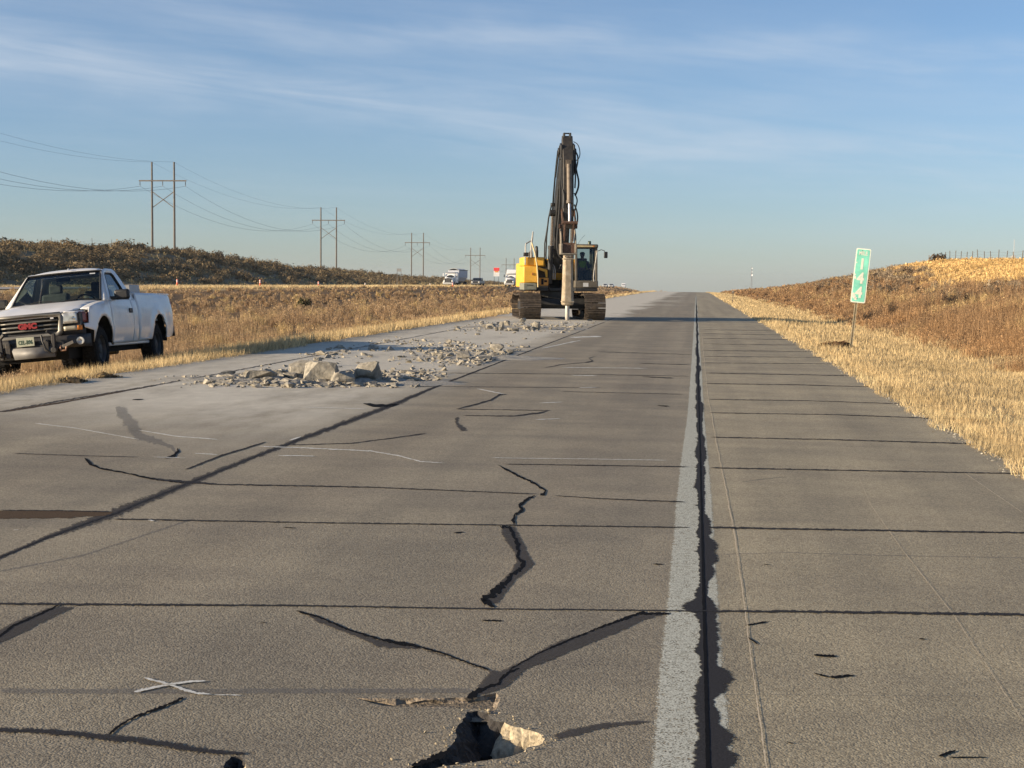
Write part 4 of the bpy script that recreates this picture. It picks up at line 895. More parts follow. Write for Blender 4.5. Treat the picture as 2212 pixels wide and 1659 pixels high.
    # interior
    it = MB(); it.bb(-.50, -.88, -.78, .78, .95, 1.24); it.build('dashboard', INTER, t, bevel=.05)
    tp_ = MB(); tp_.bb(.60, .86, -.88, .88, .80, 1.03); tp_.build('lamp_housing', BLACKP, t)
    for s in (1, -1):
        fc = MB(); fc.grid(lambda u, v: (.54 + .33 * u, s * (.60 + .285 * v - .06 * u * v), 1.062 + .045 * (1 - u) * (1 - v) - .02 * v * u), 6, 6); fc.build('fender_cap', WHITE, t, solid=.012)
    fl = MB(); fl.bb(.86, -4.3, -.62, .62, .33, .80); fl.bb(.80, -.45, -.60, .60, .27, .45); fl.bb(.84, -.50, -.66, .66, .70, 1.05); fl.bb(-.5, -2.07, -.84, .84, .5, .60); fl.build('underbody', VOID, t)
    for s in (1, -1):
        sb = MB(); sb.box((-1.62, s * .40, 1.18), (.16, .52, .62), Matrix.Rotation(-.22, 3, 'Y')); st = sb.build('seat', mat('grey seat cloth', (.13, .13, .12), .9, var=.2), t, bevel=.06, seg=3)
        hr = MB(); hr.box((-1.70, s * .40, 1.56), (.09, .26, .17), Matrix.Rotation(-.22, 3, 'Y')); hr.build('headrest', mat('grey seat cloth', (.13, .13, .12)), st, bevel=.04, seg=3)
    sw = MB(); cx, cy, cz = -.98, .40, 1.235; ax = Vector((-.85, 0, .52)).normalized(); q1 = Vector((0, 1, 0)); q2 = ax.cross(q1)
    sw.tube([Vector((cx, cy, cz)) + (q1 * math.cos(a) + q2 * math.sin(a)) * .185 for a in np.linspace(0, 2 * math.pi, 22)], .016, 6)
    sw.bar((cx, cy - .18, cz), (cx, cy + .18, cz), .03); sw.cyl((cx, cy, cz), (-.75, cy, 1.08), .04); sw.build('steering_wheel', BLACKP, t)
    im = MB(); im.box((-1.02, 0, 1.70), (.03, .25, .07)); im.build('rear_view_mirror', BLACKP, t, bevel=.015)
    # papers and rags on the dashboard
    for (yy, ll, ww, hh) in ((-.52, .16, .24, .10), (-.28, .10, .22, .04), (-.02, .16, .30, .05), (.10, .10, .16, .07), (.45, .12, .20, .05), (.58, .1, .1, .09)):
        bm = rock_bm((ll, ww / 2, hh), r=rnd); me = bpy.data.meshes.new('papers'); bm.to_mesh(me); bm.free()
        o = link('papers', me, mat('pale paper', (.60, .62, .52), .9, var=.25), t); o.location = (-.66, yy, 1.265)
    # grille
    gf = [(-.60, .985), (-.55, 1.075), (.55, 1.075), (.60, .985), (.565, .72), (.50, .655), (-.50, .655), (-.565, .72)]
    gi = [(-.53, .975), (-.50, 1.015), (.50, 1.015), (.53, .975), (.50, .755), (.455, .725), (-.455, .725), (-.50, .755)]
    mb = MB(); panel(mb, gf, lambda y, z: (.945 - .05 * (y / .6) ** 2, y, z), [gi], .07); gr = mb.build('grille', CHROME, t, solid=.05)
    bk = MB(); panel(bk, gi, lambda y, z: (.90 - .05 * (y / .6) ** 2, y, z), (), .1); bk.build('grille_back', VOID, gr)
    for zz in (.80, .868, .94):
        b = MB(); b.grid(lambda u, v: (.935 - .05 * ((u * 2 - 1) * .88) ** 2, (-.5 + u) * 1.0, zz - .014 + .028 * v), 8, 1); b.build('grille_bar', CHROME, gr, solid=.02)
    M4 = Matrix.Translation((.962, 0, .872)) @ Matrix(((0, 0, 1, 0), (1, 0, 0, 0), (0, 1, 0, 0), (0, 0, 0, 1)))
    put_text('emblem', 'GMC', .125, REDM, gr, M4, .008, .012, 1.15)
    bd = MB(); bd.bb(.955, .962, .40, .455, .965, .99); bd.build('badge', STICK, gr)
    # black filler panel under headlamps and bumper
    fp_ = MB(); fp_.grid(lambda u, v: (.885 - .03 * abs(2 * u - 1) - .13 * max(0, abs(2 * u - 1) - .85) / .15, -.905 + 1.81 * u, .63 + .24 * v), 20, 2); fp_.build('front_panel', BLACKP, t, solid=.02)
    bm_ = MB(); bm_.grid(lambda u, v: (.97 - .09 * abs(2 * u - 1) ** 2 - .22 * max(0, abs(2 * u - 1) - .86) / .14, -.95 + 1.9 * u, .46 + .21 * v), 24, 3); bm_.build('front_bumper', mat('scuffed black bumper', (.03, .028, .026), .5, .2, var=.4, vscale=7, dirt=(.2, .18, .15), dirt_amt=.3, dscale=6), t, solid=.04)
    # plough mount hardware
    pm = MB(); pm.bar((1.0, -.62, .50), (1.0, .62, .50), .09); pm.bar((1.04, -.33, .36), (1.04, -.33, .62), .08); pm.bar((1.04, .33, .36), (1.04, .33, .62), .08)
    for s in (1, -1):
        pm.bar((1.06, s * .44, .34), (1.06, s * .46, .72), .06); pm.bar((1.05, s * .46, .70), (1.10, s * .36, .77), .05); pm.bar((1.05, s * .60, .48), (1.10, s * .82, .55), .06); pm.cyl((1.08, s * .47, .44), (1.15, s * .47, .44), .05)
    pm.build('plough_mount', DARKST, t, bevel=.008)
    sk = MB(); sk.add([(1.05, -.28, .52), (1.05, .42, .50), (1.10, .48, .33), (1.10, -.22, .33)], [(0, 1, 2, 3)]); sk.build('skid_plate', mat('grey skid plate', (.17, .165, .155), .6, .3, var=.2), t, solid=.015)
    for s in (1, -1):
        hk = MB(); yy = s * .62; hk.tube([(1.0, yy - .05, .52), (1.09, yy - .05, .47), (1.10, yy - .04, .42), (1.10, yy + .04, .42), (1.09, yy + .05, .47), (1.0, yy + .05, .52)], .017, 7); hk.build('tow_hook', mat('rusty hook', (.28, .16, .10), .6, .4, var=.3), t)
        fg = MB(); fg.lathe([(0, 0), (.03, .035), (.03, .065), (-.03, .06)], (.90, s * .86, .56), 'x', 14); fg.build('fog_light', LAMP, t)
    ch = MB(); ch.tube([(1.08, .26, .70), (1.13, .29, .60), (1.12, .33, .47), (1.10, .40, .40)], .016, 6); ch.build('cable', BLACKP, t)
    pl = MB(); pl.box((1.075, -.02, .615), (.008, .305, .152)); plo = pl.build('license_plate', mat('pale green plate', (.42, .43, .32), .4, var=.12, vscale=12), t, bevel=.004)
    M4 = Matrix.Translation((1.081, -.02, .605)) @ Matrix(((0, 0, 1, 0), (1, 0, 0, 0), (0, 1, 0, 0), (0, 0, 0, 1)))
    put_text('plate_number', 'CEL-B96', .095, mat('dark green print', (.03, .07, .04), .5), plo, M4, .002, .002, .72)
    for wx in (0, WB):
        ax_ = MB(); ax_.cyl((wx, -.7, .40), (wx, .7, .40), .06); ax_.cyl((wx, -.1, .40), (wx, .1, .40), .13); ax_.build('axle', DARKST, t)
        for s in (1, -1):
            wl = MB(); wl.grid(lambda u, v: (wx + (AR + .06) * math.cos(math.pi * u), s * (.50 + .46 * v), AC + (AR + .09) * math.sin(math.pi * u)), 14, 1); wl.bb(wx - .5, wx + .5, s * .50, s * .52, .45, .95); wl.build('wheel_well', VOID, t)
    # bed
    bd = MB(); bd.bb(-2.13, TAIL + .02, -.86, .86, .86, .90); bd.bb(-2.125, -2.14, -.90, .90, .86, 1.37); bd.bb(-2.14, TAIL, .82, .84, .88, 1.37); bd.bb(-2.14, TAIL, -.84, -.82, .88, 1.37); bd.build('bed_liner', WHITE, t)
    tg = MB(); tg.bb(TAIL + .01, TAIL - .03, -.80, .80, .78, 1.385); tg.build('tailgate', WHITE, t, bevel=.015)
    rb = MB(); rb.grid(lambda u, v: (TAIL - .13 + .09 * abs(2 * u - 1) ** 3, -.93 + 1.86 * u, .53 + .20 * v), 12, 2); rb.build('rear_bumper', BLACKP, t, solid=.05)
    # grey box carried in the bed: a thing of its own
    bx = MB(); bx.box((0, 0, .29), (.62, .55, .58)); o = bx.build('tool_box', mat('grey painted steel', (.36, .36, .35), .5, .2, var=.1), None, bevel=.012)
    o.matrix_world = t.matrix_basis @ Matrix.Translation((-2.66, .52, .985)); tag(o, 'plain grey metal box standing in the pickup bed behind the cab', 'tool box')
bpy.context.view_layer.update()
make_pickup()

# ------------------------------------------------------------------ excavator with hydraulic breaker
YEL = mat('faded yellow paint', (.84, .455, .05), .45, var=.12, vscale=4, dirt=(.32, .22, .12), dirt_amt=.3, dscale=4)
GRP = mat('dark grey machine paint', (.026, .026, .025), .55, .1, var=.25, vscale=5, dirt=(.12, .10, .08), dirt_amt=.2, dscale=5)
OLIVE = mat('dusty cab paint', (.115, .100, .075), .6, var=.2, vscale=5, dirt=(.22, .18, .13), dirt_amt=.4, dscale=4)
SHOE = mat('worn track steel', (.085, .068, .052), .7, .25, var=.4, vscale=9, dirt=(.24, .18, .12), dirt_amt=.4, dscale=6)
DUSTY = mat('dusty breaker housing', (.34, .275, .185), .8, .1, var=.25, vscale=7, dirt=(.54, .49, .39), dirt_amt=.5, dscale=3, bump=.3, bscale=20)
ROD = mat('bright chrome rod', (.75, .76, .78), .18, 1.0, var=.03)
HOSE = mat('black hydraulic hose', (.02, .02, .02), .6, var=.3)
PIPE = mat('pale grey rail', (.42, .40, .36), .5, .2, var=.2, vscale=9)
RUST = mat('rusty pins', (.13, .075, .05), .75, .2, var=.4, vscale=14)
def make_excavator():
    aU, aT = R(11), R(12.3)
    P = on_road(1216, 691); hd = (math.sin(aU), -math.cos(aU))
    loc = (P[0] - 2.45 * hd[0], P[1] - 2.45 * hd[1], -TILT * P[0])
    t = empty('excavator', loc, (0, 0, aU - math.pi / 2)); tag(t, 'yellow and dark grey tracked excavator breaking the road with its hydraulic hammer', 'excavator')
    dU = aT - aU
    def ub(mb, name, m, par=None, **k):
        o = mb.build(name, m, par or t, **k)
        if par is None: o.rotation_euler = (0, 0, dU)
        return o
    for s in (1, -1):
        y0 = s * 1.30; mb = MB(); rr, hx, zc = .47, 1.98, .52
        per = 4 * hx + 2 * math.pi * rr; n = 54
        for i in range(n):
            d = per * i / n
            if d < 2 * hx: p = (-hx + d, zc + rr); a = 0
            elif d < 2 * hx + math.pi * rr: q = (d - 2 * hx) / rr; p = (hx + rr * math.sin(q), zc + rr * math.cos(q)); a = q
            elif d < 4 * hx + math.pi * rr: p = (hx - (d - 2 * hx - math.pi * rr), zc - rr); a = math.pi
            else: q = (d - 4 * hx - math.pi * rr) / rr; p = (-hx - rr * math.sin(q), zc - rr * math.cos(q)); a = math.pi + q
            sag = -.03 * math.cos(p[0] * 1.2) if a == 0 else 0
            rot = Matrix.Rotation(a, 3, 'Y'); c = (p[0], y0, p[1] + sag)
            mb.box(c, (.168, .84, .028), rot)
            for k in (-.08, 0.0, .08):
                q = rot @ Vector((k, 0, .026)); mb.box((c[0] + q.x, c[1], c[2] + q.z), (.024, .82, .042), rot)
            q = rot @ Vector((0, 0, -.05)); mb.box((c[0] + q.x, c[1] + .10, c[2] + q.z), (.17, .05, .08), rot); mb.box((c[0] + q.x, c[1] - .10, c[2] + q.z), (.17, .05, .08), rot)
        tr = mb.build('track', SHOE, t, smooth=None)
        tf = MB(); tf.prism([(-1.7, .36), (1.6, .36), (1.75, .5), (1.6, .72), (-1.5, .72), (-1.75, .55)], y0 - .22, y0 + .22); tf.bar((1.2, y0, .55), (1.95, y0, .52), .24); tf.build('track_frame', GRP, tr, bevel=.02)
        idl = MB(); idl.lathe([(-.10, .05), (-.10, .36), (-.05, .41), (.05, .41), (.10, .36), (.10, .05)], (hx, y0, zc), 'y', 24); idl.build('idler_wheel', SHOE, tr)
        sp = MB(); sp.lathe([(-.06, .05), (-.06, .40), (.06, .40), (.06, .05)], (-hx, y0, zc), 'y', 20); sp.build('sprocket', SHOE, tr)
        for k in range(7):
            rl = MB(); rl.cyl((-1.35 + .45 * k, y0 - .16, .20), (-1.35 + .45 * k, y0 + .16, .20), .11, n=12); rl.build('roller', SHOE, tr)
        # side guard and dirt caked on the frame
        gd = MB(); gd.prism([(-.5, .72), (.5, .72), (.42, .80), (-.42, .80)], y0 - .3, y0 + .3); gd.build('guard', SHOE, tr)
    uc = MB(); uc.prism([(-.95, .42), (.95, .42), (1.05, .6), (.9, .86), (-.9, .86), (-1.05, .6)], -1.1, 1.1); uc.cyl((0, 0, .84), (0, 0, 1.14), .72, n=28); uc.build('undercarriage', GRP, t, bevel=.03)
    # revolving upper structure
    pf = MB(); pf.prism([(-2.9, -1.48), (.95, -1.48), (1.05, -.5), (.85, -.45), (.85, .45), (1.05, .5), (1.45, .55), (1.45, 1.48), (-2.9, 1.48), (-3.2, 1.1), (-3.2, -1.1)], 1.14, 1.28, 'z'); ub(pf, 'platform', GRP, bevel=.02)
    eh = MB(); eh.bb(-2.7, -.55, -1.48, 1.46, 1.28, 2.30); en = ub(eh, 'engine_house', YEL, bevel=.05)
    cwt = MB(); cwt.prism([(-2.72, -1.46), (-2.72, 1.46), (-3.15, 1.42), (-3.40, .9), (-3.5, 0), (-3.40, -.9), (-3.15, -1.42)], 1.22, 2.20, 'z'); ub(cwt, 'counterweight', GRP, bevel=.06)
    hd_ = MB(); hd_.bb(-2.3, -.7, -.9, .9, 2.30, 2.48); ub(hd_, 'hood', YEL, en, bevel=.04)
    # right hand tank and tool box
    b1 = MB(); b1.bb(-.5, 1.32, -1.54, -.98, 1.47, 2.14); tk = ub(b1, 'side_box', YEL, bevel=.035, seg=3)
    lk = MB(); lk.box((1.33, -1.17, 1.83), (.03, .07, .10)); ub(lk, 'latch', mat('orange latch', (.42, .17, .03), .5), tk)
    b2 = MB(); b2.bb(-.5, 1.30, -1.53, -1.0, 1.18, 1.46); vt = ub(b2, 'vent_panel', mat('dusty grey green panel', (.20, .205, .16), .7, var=.2), bevel=.02)
    v2 = MB(); v2.bb(1.29, 1.306, -1.40, -1.14, 1.36, 1.385); ub(v2, 'slot', VOID, vt)
    b3 = MB(); b3.bb(-.7, 1.0, -1.53, -.66, 2.145, 2.52); ub(b3, 'fuel_tank', YEL, bevel=.05, seg=3)
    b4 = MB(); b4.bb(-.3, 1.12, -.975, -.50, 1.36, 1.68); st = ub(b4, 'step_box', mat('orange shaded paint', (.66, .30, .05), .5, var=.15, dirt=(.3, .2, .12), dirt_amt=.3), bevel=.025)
    b5 = MB(); b5.bb(1.11, 1.135, -.80, -.70, 1.40, 1.64); b5.bb(1.115, 1.13, -.68, -.56, 1.50, 1.58); ub(b5, 'step_grip', VOID, st)
    b6 = MB(); b6.prism([(-.3, 1.28), (1.05, 1.28), (1.05, 1.355), (-.3, 1.355)], -.97, -.5); ub(b6, 'step_plate', OLIVE)
    b7 = MB(); b7.prism([(-.93, 2.12), (-.55, 2.0), (-.505, 1.70), (-.60, 1.70), (-.64, 1.92), (-.93, 2.02)], .95, 1.05, 'x'); ub(b7, 'brace', YEL)
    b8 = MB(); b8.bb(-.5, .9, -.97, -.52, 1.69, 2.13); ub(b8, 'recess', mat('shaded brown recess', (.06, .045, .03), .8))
    # hand rails, mirror and exhaust
    r1 = MB(); r1.tube([(1.05, -1.45, 2.2), (1.05, -1.45, 2.95), (1.0, -1.43, 3.06), (.9, -1.28, 3.14), (.85, -1.18, 3.2)], .03, 8); ub(r1, 'handrail', PIPE)
    r2 = MB(); r2.tube([(1.1, -1.22, 2.50), (1.1, -1.22, 3.02), (1.1, -1.18, 3.30), (1.1, -1.155, 3.55)], [.04, .04, .036, .026], 8); ub(r2, 'handrail', PIPE)
    r3 = MB(); r3.tube([(1.12, -1.20, 3.1), (1.28, -1.08, 2.65), (1.36, -1.0, 2.15), (1.37, -.965, 1.7), (1.36, -.955, 1.30)], .03, 8); ub(r3, 'handrail', mat('pale yellow rail', (.62, .50, .26), .5, var=.15))
    r4 = MB(); r4.tube([(1.1, -1.30, 2.5), (1.1, -1.30, 2.70), (1.1, -1.25, 2.77), (1.1, -1.19, 2.74), (1.1, -1.17, 2.5)], .022, 7); ub(r4, 'lamp_guard', OLIVE)
    wl = MB(); wl.box((1.02, -1.38, 2.62), (.14, .30, .16)); wl.cyl((1.05, -1.24, 2.62), (1.11, -1.24, 2.62), .06); ub(wl, 'work_light', BLACKP, bevel=.03)
    ex = MB(); ex.cyl((-.3, -.85, 2.5), (-.3, -.85, 2.82), .075); ex.tube([(-.3, -.85, 2.80), (-.3, -.85, 2.9), (-.36, -.85, 2.96)], .065); ub(ex, 'exhaust', DARKST)
    # boom bracket and pipes at its foot
    bk = MB()
    for s in (1, -1): bk.prism([(-.3, 1.28), (.8, 1.28), (.62, 1.8), (.45, 2.15), (.15, 2.15), (-.3, 1.6)], s * .36, s * .44)
    bk.bb(-.5, .2, -.36, .36, 1.28, 1.6); ub(bk, 'boom_bracket', VOID)
    for y in (-.30, -.22, .16, .25):
        hp = MB(); hp.tube([(1.02, y, 1.62), (1.03, y, 1.98), (1.0, y - .03, 2.14), (.93, y - .08, 2.22), (.82, y - .14, 2.2), (.72, y - .18, 2.05)], .022, 6); ub(hp, 'hydraulic_pipe', PIPE)
    # cab
    cb = MB(); cb.bb(-.40, 1.45, .54, 1.50, 1.28, 1.58); cab = ub(cb, 'cab', OLIVE, bevel=.04, seg=3)
    stk = MB(); stk.bb(1.453, 1.457, .88, 1.10, 1.33, 1.49); ub(stk, 'sticker', mat('white sticker', (.6, .6, .58), .5, var=.1), cab)
    for (x, y) in ((1.40, .60), (1.38, 1.43), (-.34, .60), (-.34, 1.43), (.55, 1.44)):
        p = MB(); p.bar((x, y, 1.55), (x - (.16 if x > 1 else 0), y + (.0), 2.95), .10 if x > 1 else .09); ub(p, 'cab_post', OLIVE, cab, bevel=.02)
    rf = MB(); rf.bb(-.42, 1.36, .52, 1.50, 2.90, 3.06); ro = ub(rf, 'cab_roof', OLIVE, cab, bevel=.05, seg=3)
    vs = MB(); vs.bb(1.30, 1.42, .60, 1.42, 2.94, 3.00); ub(vs, 'visor', mat('pale cab trim', (.52, .42, .22), .6), ro, bevel=.01)
    bc = MB(); bc.cyl((.9, 1.20, 3.05), (.9, 1.20, 3.20), .075, .06); ub(bc, 'beacon', mat('dark green beacon', (.03, .06, .02), .4), ro)
    lt = MB(); lt.cyl((1.38, 1.30, 2.98), (1.44, 1.30, 2.98), .03); ub(lt, 'roof_lamp', AMBER, ro)
    ann = MB(); ann.tube([(.6, .75, 3.05), (.75, .85, 3.25), (.95, 1.0, 3.45)], .006, 4); ub(ann, 'antenna', HOSE, ro)
    g = MB(); g.add([(1.43, .65, 1.58), (1.41, 1.39, 1.58), (1.25, 1.39, 2.90), (1.27, .65, 2.90)], [(0, 1, 2, 3)]); ub(g, 'front_window', GLASSD, cab, smooth=None)
    g = MB(); g.add([(1.30, 1.45, 1.60), (-.3, 1.45, 1.60), (-.3, 1.45, 2.9), (1.15, 1.45, 2.9)], [(0, 1, 2, 3)]); ub(g, 'side_window', GLASSD, cab, smooth=None)
    g = MB(); g.add([(1.30, .58, 1.60), (-.3, .58, 1.60), (-.3, .58, 2.9), (1.15, .58, 2.9)], [(0, 1, 2, 3)]); ub(g, 'side_window', GLASSD, cab, smooth=None)
    g = MB(); g.bb(-.38, -.36, .62, 1.42, 1.6, 2.35); ub(g, 'cab_back', OLIVE, cab)
    hz_ = MB(); hz_.tube([(1.46, 1.44, 2.80), (1.47, 1.41, 2.55), (1.5, 1.36, 2.25), (1.53, 1.31, 1.95), (1.55, 1.29, 1.70), (1.54, 1.31, 1.55)], .024, 7); ub(hz_, 'grab_rail', PIPE, cab)
    mr = MB(); mr.box((1.42, 1.80, 2.63), (.08, .15, .26)); m1 = ub(mr, 'mirror', BLACKP, cab, bevel=.03, seg=3)
    ma = MB(); ma.tube([(1.35, 1.46, 2.78), (1.38, 1.62, 2.84), (1.40, 1.74, 2.80), (1.42, 1.78, 2.72)], .016, 6); ub(ma, 'mirror_arm', HOSE, m1)
    st = MB(); st.box((.22, 1.0, 1.78), (.5, .5, .14)); st.box((-.04, 1.0, 2.15), (.13, .48, .72), Matrix.Rotation(-.12, 3, 'Y')); ub(st, 'seat', INTER, cab, bevel=.04)
    jy = MB(); jy.box((.55, .74, 1.82), (.30, .12, .20)); jy.cyl((.62, .74, 1.9), (.64, .74, 2.06), .025); ub(jy, 'control_lever', BLACKP, cab)
    jy = MB(); jy.box((.55, 1.26, 1.82), (.30, .12, .20)); jy.cyl((.62, 1.26, 1.9), (.64, 1.26, 2.06), .025); ub(jy, 'control_lever', BLACKP, cab)
    # boom
    cl = [(.38, 1.92, .42), (.52, 2.6, .62), (.72, 3.4, .82), (.98, 4.2, .92), (1.32, 4.95, .88), (1.80, 5.70, .74), (2.25, 6.25, .60), (2.68, 6.68, .44)]
    up_, dn = [], []
    for i, (x, z, w) in enumerate(cl):
        a = cl[max(i - 1, 0)]; b = cl[min(i + 1, len(cl) - 1)]; d = Vector((b[0] - a[0], b[1] - a[1])).normalized(); nx, nz = -d.y, d.x
        up_.append((x + nx * w / 2, z + nz * w / 2)); dn.append((x - nx * w / 2, z - nz * w / 2))
    bo = MB(); n = len(cl)
    ws_ = [.30, .29, .28, .28, .27, .26, .25, .24]
    V = []
    for i in range(n):
        for (p, s) in ((up_[i], 1), (up_[i], -1), (dn[i], -1), (dn[i], 1)): V.append((p[0], s * ws_[i], p[1]))
    F = [(4 * i + k, 4 * i + (k + 1) % 4, 4 * i + 4 + (k + 1) % 4, 4 * i + 4 + k) for i in range(n - 1) for k in range(4)] + [(0, 1, 2, 3), (4 * n - 1, 4 * n - 2, 4 * n - 3, 4 * n - 4)]
    bo.add(V, F); boom = ub(bo, 'boom', GRP, bevel=.03)
    for s in (1, -1):
        pb = MB(); pb.cyl((.38, s * .28, 1.92), (.38, s * .46, 1.92), .13, n=16); ub(pb, 'pin', RUST, boom)
        c1 = MB(); c1.cyl((.98, s * .44, 1.45), (1.16, s * .42, 2.95), .105, n=14); c1.cyl((1.15, s * .42, 2.85), (1.165, s * .42, 2.98), .125, n=14); by = ub(c1, 'boom_cylinder', GRP)
        c2 = MB(); c2.cyl((1.16, s * .42, 2.95), (1.32, s * .40, 4.25), .058, n=12); ub(c2, 'cylinder_rod', ROD, by)
        c3 = MB(); c3.cyl((1.33, s * .29, 4.3), (1.33, s * .50, 4.3), .13, n=16); ub(c3, 'cylinder_eye', GRP, by)
        lp = MB(); lp.box((1.05, s * .36, 4.65), (.16, .16, .14)); lp.cyl((1.10, s * .36, 4.65), (1.16, s * .36, 4.65), .07); ub(lp, 'boom_light', BLACKP, boom, bevel=.02)
        # pipes along the boom
        for k, off in enumerate((.12, .02)):
            pp = MB(); pp.tube([(cl[i][0] - .05 - off * .5, s * (.335 + .03 * k), cl[i][1] + off) for i in range(n)], .024, 6); ub(pp, 'boom_pipe', HOSE, boom)
    bl = MB(); bl.tube([(.2, -.45, 1.9), (.25, -.52, 2.6), (.45, -.52, 3.4), (.7, -.48, 4.1), (.9, -.40, 4.6)], .03, 6); bl2 = ub(bl, 'hose', HOSE)
    bl = MB(); bl.tube([(.1, -.40, 1.9), (.1, -.56, 2.5), (.3, -.58, 3.1), (.55, -.50, 3.8)], .026, 6); ub(bl, 'hose', HOSE)
    # arm cylinder on top of the boom
    ac = MB(); ac.cyl((.70, 0, 4.95), (1.72, 0, 6.22), .11, n=14); ay = ub(ac, 'arm_cylinder', GRP)
    ac2 = MB(); ac2.cyl((1.70, 0, 6.2), (2.52, 0, 7.18), .06, n=12); ub(ac2, 'cylinder_rod', ROD, ay)
    ab = MB(); ab.prism([(.55, 4.6), (.95, 5.0), (.75, 5.08), (.58, 4.98)], -.16, .16); ub(ab, 'cylinder_bracket', GRP, boom)
    # arm
    ar = MB(); prof = [(2.48, 7.10), (2.56, 7.28), (2.70, 7.28), (2.86, 6.95), (3.06, 6.45), (3.22, 5.6), (3.30, 4.5), (3.30, 3.85), (3.22, 3.60), (3.06, 3.62), (2.96, 3.9), (2.72, 5.4), (2.52, 6.25), (2.44, 6.75)]
    ar.prism(prof, -.21, .21); arm = ub(ar, 'arm', mat('worn arm paint', (.045, .040, .034), .6, .15, var=.3, vscale=6, dirt=(.16, .13, .09), dirt_amt=.28, dscale=5), bevel=.025)
    e1 = MB(); e1.bb(2.48, 2.74, -.155, -.085, 7.15, 7.40); e1.bb(2.48, 2.74, .085, .155, 7.15, 7.40); e1.bb(2.52, 2.70, -.15, .15, 7.36, 7.40); ub(e1, 'arm_lug', GRP, arm, bevel=.02)
    for s in (1, -1):
        ck = MB(); ck.prism([(2.35, 6.35), (2.95, 6.35), (2.95, 6.9), (2.6, 7.0), (2.35, 6.8)], s * .215, s * .285); ck.cyl((2.66, s * .2, 6.66), (2.66, s * .36, 6.66), .13, n=16); ub(ck, 'boom_cheek', GRP, boom, bevel=.015)
    # bucket cylinder in front of the arm
    bc = MB(); bc.bb(3.08, 3.24, -.10, .10, 6.0, 6.3); bc.cyl((3.20, .02, 6.12), (3.46, .02, 4.62), .105, n=16); bc.cyl((3.45, .02, 4.70), (3.475, .02, 4.58), .13, n=16); by = ub(bc, 'tilt_cylinder', mat('dusty cylinder', (.15, .12, .09), .6, .2, var=.25, dirt=(.3, .25, .18), dirt_amt=.4))
    rb = MB(); rb.cyl((3.46, .02, 4.62), (3.58, .02, 3.85), .06, n=12); ub(rb, 'cylinder_rod', mat('dull rod', (.36, .36, .37), .45, .8, var=.2), by)
    for s in (1, -1):
        lk = MB(); lk.bar((3.15, s * .25, 4.35), (3.60, s * .25, 3.80), .05, .14); ub(lk, 'link', RUST, arm)
        lk = MB(); lk.bar((3.60, s * .17, 3.82), (3.42, s * .17, 3.12), .05, .15); ub(lk, 'link', RUST, arm)
    pn = MB(); pn.cyl((3.60, -.29, 3.82), (3.60, .33, 3.82), .07, n=14); ub(pn, 'pin', RUST, arm)
    pn = MB(); pn.cyl((3.12, -.34, 3.70), (3.12, .38, 3.70), .09, n=14); ub(pn, 'pin', RUST, arm)
    # hydraulic hammer
    xb = 3.34
    br = MB()
    for s in (1, -1): br.prism([(xb - .32, 3.02), (xb + .24, 3.02), (xb + .24, 2.72), (xb + .22, 2.62), (xb - .30, 2.62)], s * .24, s * .32); br.prism([(xb - .18, 3.02), (xb + .18, 3.02), (xb + .12, 3.30), (xb - .2, 3.62), (xb - .30, 3.55)], s * .26, s * .31)
    br.bb(xb - .3, xb + .24, -.34, .34, 2.585, 2.64); bk = ub(br, 'hammer_bracket', mat('dusty bracket steel', (.26, .23, .18), .7, .2, var=.3, vscale=8, dirt=(.14, .09, .06), dirt_amt=.4), bevel=.015)
    bb_ = MB(); bb_.bb(xb - .22, xb + .16, -.235, .235, 2.64, 3.05); ub(bb_, 'bracket_core', RUST, bk)
    hb = MB()
    hb.add([(xb + dx * w, dy * w2, z) for z, w, w2 in ((2.585, .185, .185), (2.3, .19, .19), (1.4, .205, .205), (.80, .228, .228), (.66, .23, .23), (.60, .19, .19)) for dx, dy in ((-1, -.6), (-.6, -1), (.6, -1), (1, -.6), (1, .6), (.6, 1), (-.6, 1), (-1, .6))],
           [(8 * i + k, 8 * i + (k + 1) % 8, 8 * i + 8 + (k + 1) % 8, 8 * i + 8 + k) for i in range(5) for k in range(8)] + [tuple(range(8)), tuple(range(40, 48))])
    hm = ub(hb, 'hammer_housing', DUSTY, bevel=.02)
    for z in (2.42, .74):
        r_ = MB(); w_ = .41 if z > 1 else .475; r_.box((xb, 0, z), (w_, w_, .05)); ub(r_, 'housing_band', DUSTY, hm, bevel=.015)
    for y in (-.13, .0, .13):
        bt = MB(); bt.cyl((xb + .20, y, 2.50), (xb + .235, y, 2.50), .03, n=6); ub(bt, 'bolt', RUST, hm)
    cz = MB(); cz.lathe([(.66, .08), (.64, .085), (.12, .085), (.0, .06), (-.06, .03)], (xb, 0, 0), 'z', 16); ub(cz, 'chisel', mat('dusty chisel steel', (.46, .43, .37), .5, .3, var=.15), hm)
